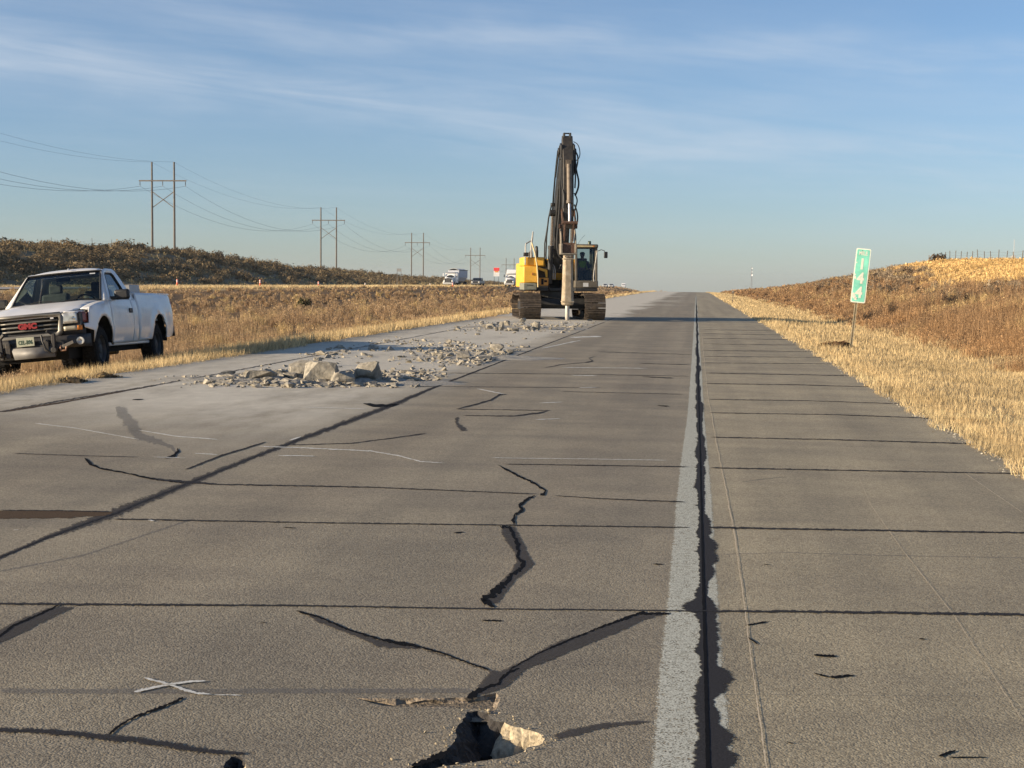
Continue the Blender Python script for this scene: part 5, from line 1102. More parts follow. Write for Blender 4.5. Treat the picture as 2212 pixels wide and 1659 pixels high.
    # hoses beside the arm
    H_ = [([(2.75, .24, 7.05), (2.82, .42, 6.95), (2.9, .50, 6.6), (2.9, .44, 6.35), (2.8, .32, 6.3)], .018), ([(2.85, .30, 6.4), (3.0, .33, 5.9), (3.15, .42, 5.5), (3.2, .40, 5.2), (3.2, .27, 4.9)], .035), ([(2.9, .27, 6.4), (3.05, .30, 5.7), (3.2, .26, 5.2)], .030),
          ([(3.2, .24, 5.0), (3.3, .36, 4.75), (3.35, .30, 4.5), (3.35, .24, 4.3)], .026), ([(3.25, .24, 4.55), (3.35, .33, 4.3), (3.4, .36, 4.05), (3.42, .34, 3.85)], .03),
          ([(2.95, -.24, 6.4), (3.1, -.27, 5.6), (3.2, -.24, 5.2), (3.3, -.16, 4.9), (3.36, -.20, 4.4)], .028), ([(2.9, -.27, 6.3), (3.05, -.30, 5.3), (3.2, -.34, 4.3), (3.25, -.42, 3.4), (3.28, -.44, 2.9), (3.32, -.36, 2.55), (3.34, -.25, 2.45)], .032),
          ([(2.6, -.28, 6.9), (2.5, -.33, 6.5), (2.3, -.36, 6.1), (1.9, -.36, 5.7)], .03), ([(2.6, .28, 6.9), (2.5, .36, 6.5), (2.4, .38, 6.2), (2.0, .36, 5.8)], .03), ([(2.78, .25, 6.75), (2.95, .40, 6.5), (3.05, .38, 6.2), (3.1, .30, 5.9)], .03)]
    for pts, r_ in H_:
        q = MB()
        # smooth the polyline
        pv = [Vector(p) for p in pts]
        for _ in range(2):
            nv = [pv[0]]
            for i in range(len(pv) - 1): nv += [pv[i].lerp(pv[i + 1], .25), pv[i].lerp(pv[i + 1], .75)]
            pv = nv + [pv[-1]]
        q.tube(pv, r_, 6); ub(q, 'hose', HOSE)
    bpy.context.view_layer.update()
    return t, dU
EXC, EXC_DU = make_excavator()

def skin_body(name, joints, bones, m, parent, root=0, sub=2):
    me = bpy.data.meshes.new(name); me.from_pydata([j[0] for j in joints], bones, []); o = link(name, me, m, parent)
    md = o.modifiers.new('skin', 'SKIN'); md.use_smooth_shade = True
    for v, j in zip(me.skin_vertices[0].data, joints): v.radius = (j[1], j[2] if len(j) > 2 else j[1])
    me.skin_vertices[0].data[root].use_root = True
    s_ = o.modifiers.new('sub', 'SUBSURF'); s_.levels = sub; s_.render_levels = sub
    return o
def make_operator():
    t = empty('person', (0, 0, 0)); tag(t, 'seated operator in a bright yellow green safety vest behind the excavator cab glass', 'person')
    t.matrix_world = EXC.matrix_world @ Matrix.Rotation(EXC_DU, 4, 'Z') @ Matrix.Translation((.24, 1.0, 1.86))
    skin = mat('skin', (.36, .20, .13), .6, var=.08); dark = mat('dark work clothes', (.03, .032, .04), .9, var=.3)
    J = [((0, 0, .08), .15, .17), ((-.02, 0, .28), .14, .17), ((-.02, 0, .46), .13, .19), ((0, 0, .57), .065, .07), ((.02, 0, .66), .07, .065), ((.02, 0, .78), .095, .085), ((.02, 0, .86), .06, .06)]
    B = [(0, 1), (1, 2), (2, 3), (3, 4), (4, 5), (5, 6)]
    def add(p, par, r): J.append((p, r)); B.append((par, len(J) - 1)); return len(J) - 1
    for s in (1, -1):
        a = add((-.01, s * .21, .47), 2, .065); b = add((.10, s * .27, .24), a, .048); c = add((.33, s * .255, .20), b, .036); h = add((.40, s * .255, .205), c, .034)
        for k, (dy, L_) in enumerate(((-.03, .060), (-.01, .070), (.01, .066), (.03, .052))):
            f1 = add((.43, s * .255 + dy, .215 + .004 * k), h, .010); add((.43 + L_ * .55, s * .255 + dy, .19), f1, .009)
        tb = add((.42, s * .255 - s * .045, .19), h, .011); add((.45, s * .255 - s * .05, .165), tb, .009)
        k = add((.13, s * .11, .06), 0, .085); n = add((.46, s * .13, .06), k, .065); an = add((.50, s * .13, -.30), n, .045); add((.62, s * .14, -.36), an, .04)
    skin_body('body', J, B, skin, t)
    vest = MB()
    def vs(u, v):
        a = 2 * math.pi * u; z = .12 + .42 * v; rx, ry = .165 - .02 * v, .205 + .0 * v
        if v > .8: rx *= 1 - (v - .8) * 1.6; ry *= 1 - (v - .8) * .9
        return (-.015 + rx * math.cos(a), ry * math.sin(a), z)
    vest.grid(vs, 24, 10); vest.build('vest', mat('hi vis vest', (.42, .62, .05), .8, var=.1), t, smooth=60, solid=.012)
    for s in (1, -1):
        sl = MB(); sl.tube([(-.01, s * .19, .49), (.05, s * .25, .36), (.11, s * .272, .25), (.22, s * .265, .22), (.32, s * .256, .203)], [.085, .072, .062, .056, .048], 10); sl.build('sleeve', dark, t)
        lg = MB(); lg.tube([(.05, s * .10, .08), (.25, s * .12, .075), (.45, s * .13, .06), (.50, s * .13, -.05), (.51, s * .13, -.28)], [.115, .10, .085, .075, .065], 10); lg.build('trouser_leg', dark, t)
        ey = MB(); ey.lathe([(-.012, .0), (-.009, .010), (0, .013), (.009, .010), (.012, 0)], (.112, s * .032, .775), 'x', 10); ey.build('eye', mat('dark eyes', (.05, .04, .03), .2), t)
        er = MB(); er.box((.02, s * .088, .765), (.035, .018, .06)); er.build('ear', skin, t, bevel=.008)
    ns = MB(); ns.add([(.108, -.016, .735), (.108, .016, .735), (.138, 0, .738), (.112, 0, .785)], [(0, 1, 2), (0, 2, 3), (1, 3, 2), (0, 3, 1)]); ns.build('nose', skin, t)
    mo = MB(); mo.box((.112, 0, .705), (.012, .045, .010)); mo.build('mouth', mat('lips', (.22, .09, .07), .6), t)
    cp = MB(); cp.lathe([(.80, .112), (.85, .108), (.895, .075), (.91, .0)], (.015, 0, 0), 'z', 20); cp.prism([(.10, -.085), (.19, -.06), (.21, 0), (.19, .06), (.10, .085)], .803, .815, 'z'); cp.build('cap', mat('dark cap', (.04, .04, .045), .9), t)
    return t
make_operator()

# ------------------------------------------------------------------ broken concrete
CONC = mat('broken pale concrete', (.315, .285, .225), .95, var=.45, vscale=14, dirt=(.16, .14, .11), dirt_amt=.5, dscale=6, bump=.7, bscale=30)
def rubble():
    def chunk(px, py, wpx, hpx, label, seed, depth=.8, group=None):
        r = random.Random(seed); p = on_road(px, py); sc = FPX / p[1] * 1.0
        w, h = wpx / sc, hpx / sc
        bm = rock_bm((w / 2 / .86, w / 2 * depth / .86, h / 2 / .8), n=22, r=r); zmin = min(v.co.z for v in bm.verts)
        bmesh.ops.subdivide_edges(bm, edges=bm.edges, cuts=1, use_grid_fill=True)
        for v in bm.verts: v.co += Vector((r.gauss(0, 1), r.gauss(0, 1), r.gauss(0, 1))) * w * .016
        me = bpy.data.meshes.new('concrete_chunk'); bm.to_mesh(me); bm.free()
        o = link('concrete_chunk', me, CONC); o.location = (p[0], p[1] + w / 2 * depth, -TILT * p[0] - zmin * .9); o.rotation_euler = (0, 0, r.uniform(-.4, .4))
        tag(o, label, 'concrete chunk', group); return o
    big = [(690, 828, 92, 54, 'largest pale slab of broken concrete, leaning in the nearest rubble heap', 3, .7), (645, 822, 58, 54, 'upright broken slab with a dark face leaning on the largest slab', 8, .6),
           (782, 827, 80, 52, 'pointed concrete boulder with a lit left face in the nearest heap', 12, .8), (735, 831, 60, 32, 'low shaded concrete block between the largest slab and the pointed boulder', 15, .9),
           (553, 824, 84, 28, 'long low shaded chunk at the left end of the nearest heap', 21, .7), (520, 824, 30, 12, 'small pale chunk at the far left end of the nearest heap', 24, .8), (622, 823, 34, 22, 'squat pale chunk just left of the upright slab', 26, .8),
           (684, 790, 20, 22, 'small dark lump perched behind the top of the largest slab', 30, .9), (1000, 777, 36, 21, 'pale chunk with a sloping top in the middle rubble row', 33, .8), (951, 777, 15, 16, 'upright pointed pale chunk left of the middle rubble row', 36, .8),
           (1072, 760, 34, 20, 'rounded tan chunk at the right end of the middle rubble', 39, .8), (1100, 764, 18, 12, 'dark squat chunk beside the rounded tan chunk', 41, .8), (1045, 779, 40, 13, 'low cluster chunk right of the sloping pale chunk', 44, .7), (1040, 762, 30, 8, 'flat pale slab left of the rounded tan chunk', 47, .7),
           (1157, 712, 20, 20, 'white pointed chunk left of the hammer chisel', 50, .8), (1083, 714, 12, 22, 'tall thin dark chunk standing in the farthest rubble row', 53, .7), (1094, 706, 16, 16, 'bright tilted chunk behind the tall thin dark one', 56, .7), (1060, 709, 26, 11, 'pale low chunk left of the tall thin dark one', 58, .8), (1040, 700, 12, 8, 'small round chunk at the left of the farthest rubble row', 60, .8), (1110, 715, 22, 8, 'shaded low chunk right of the tall thin dark one', 62, .8),
           (895, 826, 30, 13, 'pale chunk at the right end of the nearest heap', 65, .8), (845, 828, 40, 12, 'dark low chunk right of the pointed boulder', 68, .8), (880, 806, 50, 7, 'thin broad slab lying flat behind the right end of the nearest heap', 71, .6)]
    for a in big: chunk(*a[:5], a[5], a[6])
    for i in range(165):
        while True:
            u = rnd.random()
            if u < .56: px, py = rnd.gauss(690, 110), rnd.gauss(823, 7)
            elif u < .74: px, py = rnd.gauss(1040, 60), rnd.gauss(772, 7)
            elif u < .92: px, py = rnd.gauss(1110, 75), rnd.gauss(709, 5)
            else: px, py = rnd.uniform(760, 1150), rnd.uniform(735, 800)
            if not 690 < py < 838: continue
            X = on_road(px, py)[0]
            if -7.6 < X < -3.85: break
        s = rnd.uniform(3.5, 10) * (1.2 if py > 790 else .9) * (1.7 if rnd.random() < .22 else 1)
        chunk(px, py, s * rnd.uniform(1, 1.7), s * rnd.uniform(.5, 1.0), 'fist to head sized pale concrete lump scattered over the broken lane', 200 + i, .8, 'small concrete lumps on the broken lane')
    # shards: nobody could count them
    mb = MB(); proto = []
    for k in range(14):
        bm = rock_bm((1, .75, .42), n=9, r=rnd); bm.verts.index_update(); proto.append(([v.co.copy() for v in bm.verts], [tuple(v.index for v in f.verts) for f in bm.faces])); bm.free()
    n = 0
    clumps = [(rnd.uniform(600, 1170), rnd.uniform(732, 806), rnd.uniform(18, 55), rnd.uniform(2, 6)) for _ in range(15)]
    while n < 3800:
        u = rnd.random()
        if u < .46: px, py = rnd.gauss(690, 125), rnd.gauss(821, 8)
        elif u < .66:
            c_ = rnd.choice(clumps); px, py = rnd.gauss(c_[0], c_[2]), rnd.gauss(c_[1], c_[3])
        elif u < .70: px, py = rnd.uniform(560, 1180), rnd.uniform(728, 808)
        elif u < .85: px, py = rnd.gauss(1040, 70), rnd.gauss(773, 8)
        else: px, py = rnd.uniform(980, 1290), rnd.gauss(706, 6)
        if py < 692 or py > 838: continue
        p = on_road(px, py)
        if not (-7.75 < p[0] < -3.75): continue
        ln = -7.75 + 4.0 * (.5 + .5 * math.sin(p[1] * 1.3)) * .25
        if p[0] < ln and rnd.random() < .5: continue
        n += 1; v, f = rnd.choice(proto); s = rnd.uniform(.016, .06) * (1 + 2.0 * rnd.random() ** 5); rot = Matrix.Rotation(rnd.uniform(0, 6.3), 3, 'Z') @ Matrix.Rotation(rnd.gauss(0, .3), 3, 'X')
        mb.add([tuple(rot @ q * s + Vector((p[0], p[1], -TILT * p[0] + s * .18))) for q in v], f)
    o = mb.build('concrete_rubble', CONC, None, smooth=None); tag(o, kind='stuff')
    # low spread of crushed concrete under the heaps
    for (px, py, rx, ry, hh) in ((680, 822, 2.0, 1.0, .10), (1040, 772, 1.4, 1.2, .06), (1120, 708, 2.2, 1.6, .07)):
        c = on_road(px, py); sp = MB()
        def fn(u, v):
            a = 2 * math.pi * u; q = v; j = 1 + .18 * math.sin(3 * a + rx) + .1 * math.sin(7 * a); x = c[0] + rx * q * j * math.cos(a); y = c[1] + ry * q * j * math.sin(a)
            return (x, y, -TILT * x + hh * (1 - q * q) * (.6 + .5 * math.sin(x * 9) * math.sin(y * 7)) * .8 + .004 - .02 * (q > .97))
        sp.grid(fn, 48, 12); tag(sp.build('crushed_concrete', mat('crushed concrete', (.33, .305, .25), .95, var=.3, vscale=25, bump=1, bscale=40), None), kind='stuff')
rubble()

# ------------------------------------------------------------------ mile marker and posts
def mile_marker():
    b = on_road(1838, 750); b = (b[0], b[1], float(H(b[0], b[1])))
    top = at_y(1862, 536, b[1]); L_ = top[2] - b[2]
    t = empty('mile_marker', b, (0, math.atan2(top[0] - b[0] + .02, L_), R(2))); tag(t, 'leaning green mile marker sign with white numerals on a thin steel post', 'mile marker')
    Lz = math.hypot(L_, top[0] - b[0] - .1)
    po = MB(); po.prism([(-.035, .0), (-.02, .0), (-.02, .028), (.02, .028), (.02, .0), (.035, .0), (.035, .012), (.026, .012), (.026, .036), (-.026, .036), (-.026, .012), (-.035, .012)], -.2, Lz - .05, 'z'); po.build('post', mat('weathered post steel', (.52, .44, .29), .6, .3, var=.2), t, smooth=None)
    h = 1.36; w = .365; z0 = Lz - h; x0 = .03
    def rr(w, h, r, n=5):
        P = []
        for cx, cy, a0 in ((w / 2 - r, h / 2 - r, 0), (-w / 2 + r, h / 2 - r, 90), (-w / 2 + r, -h / 2 + r, 180), (w / 2 - r, -h / 2 + r, 270)):
            P += [(cx + r * math.cos(R(a0 + 90 * i / n)), cy + r * math.sin(R(a0 + 90 * i / n))) for i in range(n + 1)]
        return P
    pn = MB(); pn.prism([(x + x0, z + z0 + h / 2) for x, z in rr(w, h, .035)], -.012, -.004); pa = pn.build('panel', mat('white retroreflective edge', (.86, .92, .78), .35, var=.06), t, smooth=None)
    gn = MB(); gn.prism([(x + x0, z + z0 + h / 2) for x, z in rr(w - .055, h - .055, .03)], -.0155, -.012); gn.build('green_face', mat('green sign sheeting', (.25, .73, .55), .4, var=.2, vscale=4, dirt=(.52, .83, .70), dirt_amt=.3, dscale=5), pa, smooth=None)
    wm = mat('white sign lettering', (.80, .82, .70), .4, var=.06)
    def tx(name, s, size, zz, sx, bold, xo=0):
        M4 = Matrix.Translation((x0 + xo, -.0175, zz)) @ Matrix(((1, 0, 0, 0), (0, 0, -1, 0), (0, 1, 0, 0), (0, 0, 0, 1)))
        put_text(name, s, size, wm, pa, M4, bold, .0008, sx)
    tx('lettering', 'MILE', .135, z0 + h - .125, .78, .004); tx('numeral', '1', .37, z0 + h - .40, .9, .014); tx('numeral', '4', .37, z0 + h - .755, .9, .014); tx('numeral', '4', .37, z0 + h - 1.11, .9, .014)
    # weathered patches on the sheeting, bolts
    for (xx, zz, s) in ((-.13, .62, .035), (-.145, .70, .028), (-.13, .20, .05), (-.06, .10, .04), (-.10, .14, .05), (-.14, 1.0, .02)):
        q = MB(); q.prism([(x0 + xx + s * rnd.uniform(.6, 1.1) * math.cos(a), z0 + zz + s * rnd.uniform(.6, 1.3) * math.sin(a)) for a in np.linspace(0, 6.28, 9)[:-1]], -.0168, -.0155); q.build('worn_patch', wm, pa, smooth=None)
    for zz in (.1, h - .06):
        q = MB(); q.cyl((0, -.02, z0 + zz), (0, .0, z0 + zz), .012, n=8); q.build('bolt', STEEL, t)
    bx = on_road(1808, 749)
    lone_bush('dead_weed', 'flat mat of dark dead weeds on the straw at the foot of the mile marker', (bx[0], bx[1], float(H(bx[0], bx[1])) + .0), .36, .12, 900, (.10, .06, .035), (.20, .12, .06), .13, 'weed')
    # small delineator farther along the right shoulder
    d = on_road(1583, 655); d = (d[0], d[1], float(H(d[0], d[1]))); t2 = empty('delineator', d); tag(t2, 'small brown post with a boxy top beside the right shoulder', 'road post')
    po = MB(); po.box((0, 0, .45), (.07, .05, .95)); po.build('post', mat('brown post', (.10, .075, .055), .8), t2); hb = MB(); hb.box((0, 0, .96), (.16, .05, .22)); hb.build('reflector', mat('dull grey reflector', (.22, .20, .17), .5), t2, bevel=.01)
mile_marker()

# ------------------------------------------------------------------ power line
WOOD = mat('weathered pole wood', (.15, .125, .10), .9, var=.2, vscale=2)
WIRE = mat('dull aluminium wire', (.20, .22, .24), .6, .2)
def power_line():
    info = [(352, 350, 'nearest and tallest wooden double pole pylon, rising behind the left hill'), (710, 448, 'second wooden double pole pylon along the line on the left'), (902, 503, 'third wooden double pole pylon, left of the white dump truck'),
            (1027, 535, 'fourth wooden double pole pylon, above the dark pickup'), (1102, 558, 'farthest wooden double pole pylon, behind the white semi truck')]
    XP = -108.0; tops = []
    for i, (px, py, lab) in enumerate(info):
        p = at_x(px, py, XP); zb = float(H(XP, p[1])); hgt = p[2] - zb
        t = empty('power_pylon', (XP, p[1], zb)); tag(t, lab, 'power pylon', 'double pole pylons of the power line')
        for s in (1, -1):
            q = MB(); q.cyl((s * 2.35, 0, -1), (s * 2.35, 0, hgt), .24, .17, n=10); q.build('pole', WOOD, t)
        za = hgt - 3.8
        q = MB(); q.bb(-5.0, 5.0, -.30, -.18, za - .13, za + .13); q.build('crossarm', WOOD, t)
        for a, b in ((2.25, -2.25), (-2.25, 2.25)):
            q = MB(); q.bar((a, .05 * (1 if a > 0 else -1), za - 2.2), (b, .05 * (1 if a > 0 else -1), za - 5.4), .13); q.build('brace', WOOD, t)
        for x in (-4.8, 0, 4.8):
            q = MB(); q.lathe([(za - .13, .03), (za - .25, .10), (za - .35, .05), (za - .45, .11), (za - .55, .05), (za - .65, .11), (za - .75, .05), (za - .85, .11), (za - .95, .05), (za - 1.1, .08)], (x, -.24, 0), 'z', 8); q.build('insulator', mat('grey insulators', (.11, .11, .11), .4), t)
        tops.append((p[1], zb, hgt, za))
    tops = [(tops[0][0] - 135, tops[0][1] + 1.2, tops[0][2] + 1.5, tops[0][3] + 1.5)] + tops + [(tops[-1][0] + 140, tops[-1][1], tops[-1][2], tops[-1][3])]
    for x, kind, lab in ((-4.8, 0, 'conductor wire hanging from the left ends of the crossarms'), (0, 0, 'conductor wire hanging from the middle of the crossarms'), (4.8, 0, 'conductor wire hanging from the right ends of the crossarms'), (-2.35, 1, 'thin shield wire joining the left pole tops'), (2.35, 1, 'thin shield wire joining the right pole tops')):
        pts = []; 
        for i in range(len(tops) - 1):
            (y0, b0, h0, a0), (y1, b1, h1, a1) = tops[i], tops[i + 1]
            z0, z1 = (b0 + a0 - 1.1, b1 + a1 - 1.1) if kind == 0 else (b0 + h0, b1 + h1)
            for k in range(14):
                u = k / 14; pts.append((XP + x, y0 + (y1 - y0) * u - .24, z0 + (z1 - z0) * u - (5.0 if kind == 0 else 3.4) * 4 * u * (1 - u)))
        q = MB(); q.tube(pts, .024 if kind == 0 else .015, 4); tag(q.build('power_line', WIRE, None), lab, 'wire', 'wires of the power line')
power_line()

# ------------------------------------------------------------------ vehicles and signs on the opposite road
def wheels(t, spots, r, w=.28):
    for (x, y) in spots:
        q = MB(); q.lathe([(-w / 2, r * .55), (-w / 2, r * .92), (-w / 4, r), (w / 4, r), (w / 2, r * .92), (w / 2, r * .55)], (x, y, r), 'y', 18); wq = q.build('wheel', RUBBER, t)
        q = MB(); s = 1 if y > 0 else -1; q.lathe([(s * w * .45, r * .56), (s * w * .3, r * .4), (s * w * .35, 0)], (x, y, r), 'y', 14); q.build('rim', STEEL, wq)
SEMIW = mat('white semi paint', (.72, .72, .70), .35, var=.05, vscale=2, coat=.3)
DARKGL = mat('dark vehicle glass', (.02, .025, .03), .08, var=.1)
def place_opp(px, py, off=0.0):
    """point on the opposite road under pixel px: depth from the road's own height"""
    d = ray(px, py); Y = 100.0
    for _ in range(40):
        z = float(zopp(np.array(Y))) + .06; tt = (z - CAMH) / d[2]; Y = .5 * Y + .5 * max(60, min(900, tt * d[1]))
    return (d[0] / d[1] * Y, Y, z)
def semi(name, label, X, Y, kind):
    z = float(zopp(np.array(Y))) + .06; t = empty(name, (X, Y, z), (0, 0, R(-90 - (5 if kind == 'hopper' else 3)))); tag(t, label, 'semi truck')
    # tractor, nose at x = 0, pointing to +x
    hb = MB()
    if kind == 'hopper':
        hb.grid(lambda u, v: (-2.0 + 2.0 * u - .12 * u * v ** 2, (v * 2 - 1) * (1.05 - .12 * u), 1.75 - .18 * u + .16 * math.sin(math.pi * v) + (0 if .02 < v < .98 else -.8)), 6, 12)
    else:
        hb.grid(lambda u, v: (-1.7 + 1.7 * u - .18 * u * (2 * v - 1) ** 2, (v * 2 - 1) * (1.12 - .2 * u), 1.85 - .5 * u ** 2 + .2 * math.sin(math.pi * v) + (0 if .02 < v < .98 else -.7)), 8, 14)
    hb.build('hood', SEMIW, t, solid=.04)
    g = MB(); g.bb(-.05, .04, -.55, .55, .75, 1.62); gr = g.build('grille', mat('dark semi grille', (.05, .05, .05), .4, .3), t, bevel=.03)
    for k in range(5):
        b = MB(); b.bb(.04, .055, -.5, .5, .84 + .15 * k, .88 + .15 * k); b.build('grille_bar', CHROME, gr)
    b = MB(); b.bb(-.25, .18, -1.18, 1.18, .38, .78); b.build('bumper', mat('bright bumper', (.62, .60, .55), .3, .4, var=.1), t, bevel=.06)
    for s in (1, -1):
        l = MB(); l.box((-.08, s * .88, 1.08), (.22, .34, .34)); l.build('headlight', mat('lit white lamp', (.85, .83, .74), .2, var=.05), t, bevel=.06)
        f = MB(); f.grid(lambda u, v: (-.9 + .75 * math.cos(math.pi * u), s * (.72 + .5 * v), .5 + .72 * math.sin(math.pi * u)), 12, 1); f.build('fender', SEMIW, t, solid=.05)
        m_ = MB(); m_.box((-1.75, s * 1.52, 2.45), (.16, .22, .62)); m_.build('mirror', SEMIW if kind == 'hopper' else BLACKP, t, bevel=.04)
    c = MB(); c.prism([(-1.85, .7), (-1.85, 1.85), (-2.25, 2.85), (-2.6, 3.0 if kind == 'hopper' else 3.1), (-4.4, 3.1), (-4.4, .7)], -1.2, 1.2); cb = c.build('cab', SEMIW, t, bevel=.08)
    w = MB(); w.grid(lambda u, v: (-1.83 - .40 * v - .05 * (2 * u - 1) ** 2, (2 * u - 1) * 1.08, 1.90 + .80 * v), 6, 3); w.build('windshield', DARKGL, cb, solid=.02)
    for s in (1, -1):
        w = MB(); w.prism([(-2.15, 1.95), (-2.45, 2.65), (-3.1, 2.65), (-3.1, 1.95)], s * 1.195, s * 1.215); w.build('side_window', DARKGL, cb)
    v = MB(); v.box((-2.15, 0, 2.88), (.3, 2.3, .16)); v.build('sun_visor', mat('grey visor', (.25, .25, .25), .5), cb, bevel=.03)
    if kind == 'box':
        f = MB(); f.prism([(-2.3, 3.05), (-3.2, 3.95), (-4.4, 4.05), (-4.4, 3.05)], -1.15, 1.15); f.build('roof_fairing', SEMIW, cb, bevel=.1)
        tr = MB(); tr.bb(-18, -4.9, -1.28, 1.28, 1.15, 4.05); tb = tr.build('trailer', mat('grey white trailer', (.55, .56, .58), .5, var=.06, vscale=1), t, bevel=.04)
    else:
        tr = MB(); tr.add([(x, y, z_) for x in (-4.75, -12.5) for (y, z_) in ((-1.25, 3.45), (1.25, 3.45), (1.25, 1.9), (.5, 1.1), (-.5, 1.1), (-1.25, 1.9))], [(0, 1, 2, 3, 4, 5), (6, 11, 10, 9, 8, 7)] + [(i, 6 + i, 6 + (i + 1) % 6, (i + 1) % 6) for i in range(6)]); tb = tr.build('trailer', mat('bluish white hopper', (.50, .52, .56), .5, var=.08, vscale=1.5), t, bevel=.03)
        for k in range(9):
            r_ = MB(); r_.bb(-5.3 - k * .85, -5.22 - k * .85, 1.25, 1.30, 1.95, 3.4); r_.build('rib', mat('bluish white hopper', (.5, .52, .56)), tb)
        tp = MB(); tp.grid(lambda u, v: (-4.7 - 7.85 * u, (2 * v - 1) * 1.3, 3.45 + .42 * math.sin(math.pi * v) * (.75 + .25 * math.cos(u * 22))), 36, 10); tp.build('tarp', mat('pale rolled tarp', (.66, .65, .60), .8, var=.1), tb, solid=.04)
        er = MB(); er.bar((-4.7, 1.3, 3.5), (-12.5, 1.3, 3.5), .12); er.build('tarp_rail', mat('dark rail', (.06, .06, .06), .6), tb)
    ch = MB(); ch.bb(-12.3 if kind == 'hopper' else -17.5, -.6, -.45, .45, .75, 1.05); ch.build('chassis', BLACKP, t)
    sp = [(-.9, s * 1.0) for s in (1, -1)]
    for x in ((-5.2, -6.5) + ((-10.6, -11.9) if kind == 'hopper' else (-15.5, -16.8))): sp += [(x, s * 1.0) for s in (1, -1)]
    wheels(t, sp, .51)
    return t
def small_pickup(name, label, X, Y, body, z=None, group=None, front_white=True):
    z = float(zopp(np.array(Y))) + .06 if z is None else z
    t = empty(name, (X, Y, z), (0, 0, R(-93))); tag(t, label, 'pickup truck', group)
    b = MB(); b.prism([(0, .55), (.02, .95), (-.1, 1.12), (-1.35, 1.22), (-2.05, 1.80), (-3.35, 1.84), (-3.6, 1.25), (-5.4, 1.22), (-5.45, .55)], -.98, .98); bo = b.build('body', body, t, bevel=.08, seg=3)
    w = MB(); w.grid(lambda u, v: (-1.34 - .66 * v, (2 * u - 1) * (.86 - .08 * v), 1.26 + .52 * v), 4, 2); w.build('windshield', DARKGL, bo, solid=.02)
    for s in (1, -1):
        w = MB(); w.prism([(-1.65, 1.27), (-2.1, 1.72), (-3.2, 1.75), (-3.4, 1.27)], s * .965, s * .995); w.build('side_window', DARKGL, bo)
        l = MB(); l.box((.0, s * .74, .92), (.12, .34, .2)); l.build('headlight', mat('lit white lamp', (.85, .83, .74)), bo, bevel=.04)
        m_ = MB(); m_.box((-1.75, s * 1.12, 1.32), (.12, .22, .18)); m_.build('mirror', BLACKP, bo, bevel=.03)
    g = MB(); g.bb(-.02, .045, -.56, .56, .72, 1.04); g.build('grille', BLACKP, bo, bevel=.02)
    q = MB(); q.bb(-.12, .12, -.98, .98, .42, .64); q.build('bumper', mat('dark bumper', (.10, .10, .10), .5), bo, bevel=.05)
    if front_white:
        q = MB(); q.bb(.045, .06, -.15, .15, .50, .62); q.build('license_plate', STICK, bo)
    wheels(t, [(-1.0, .85), (-1.0, -.85), (-4.5, .85), (-4.5, -.85)], .39)
    return t
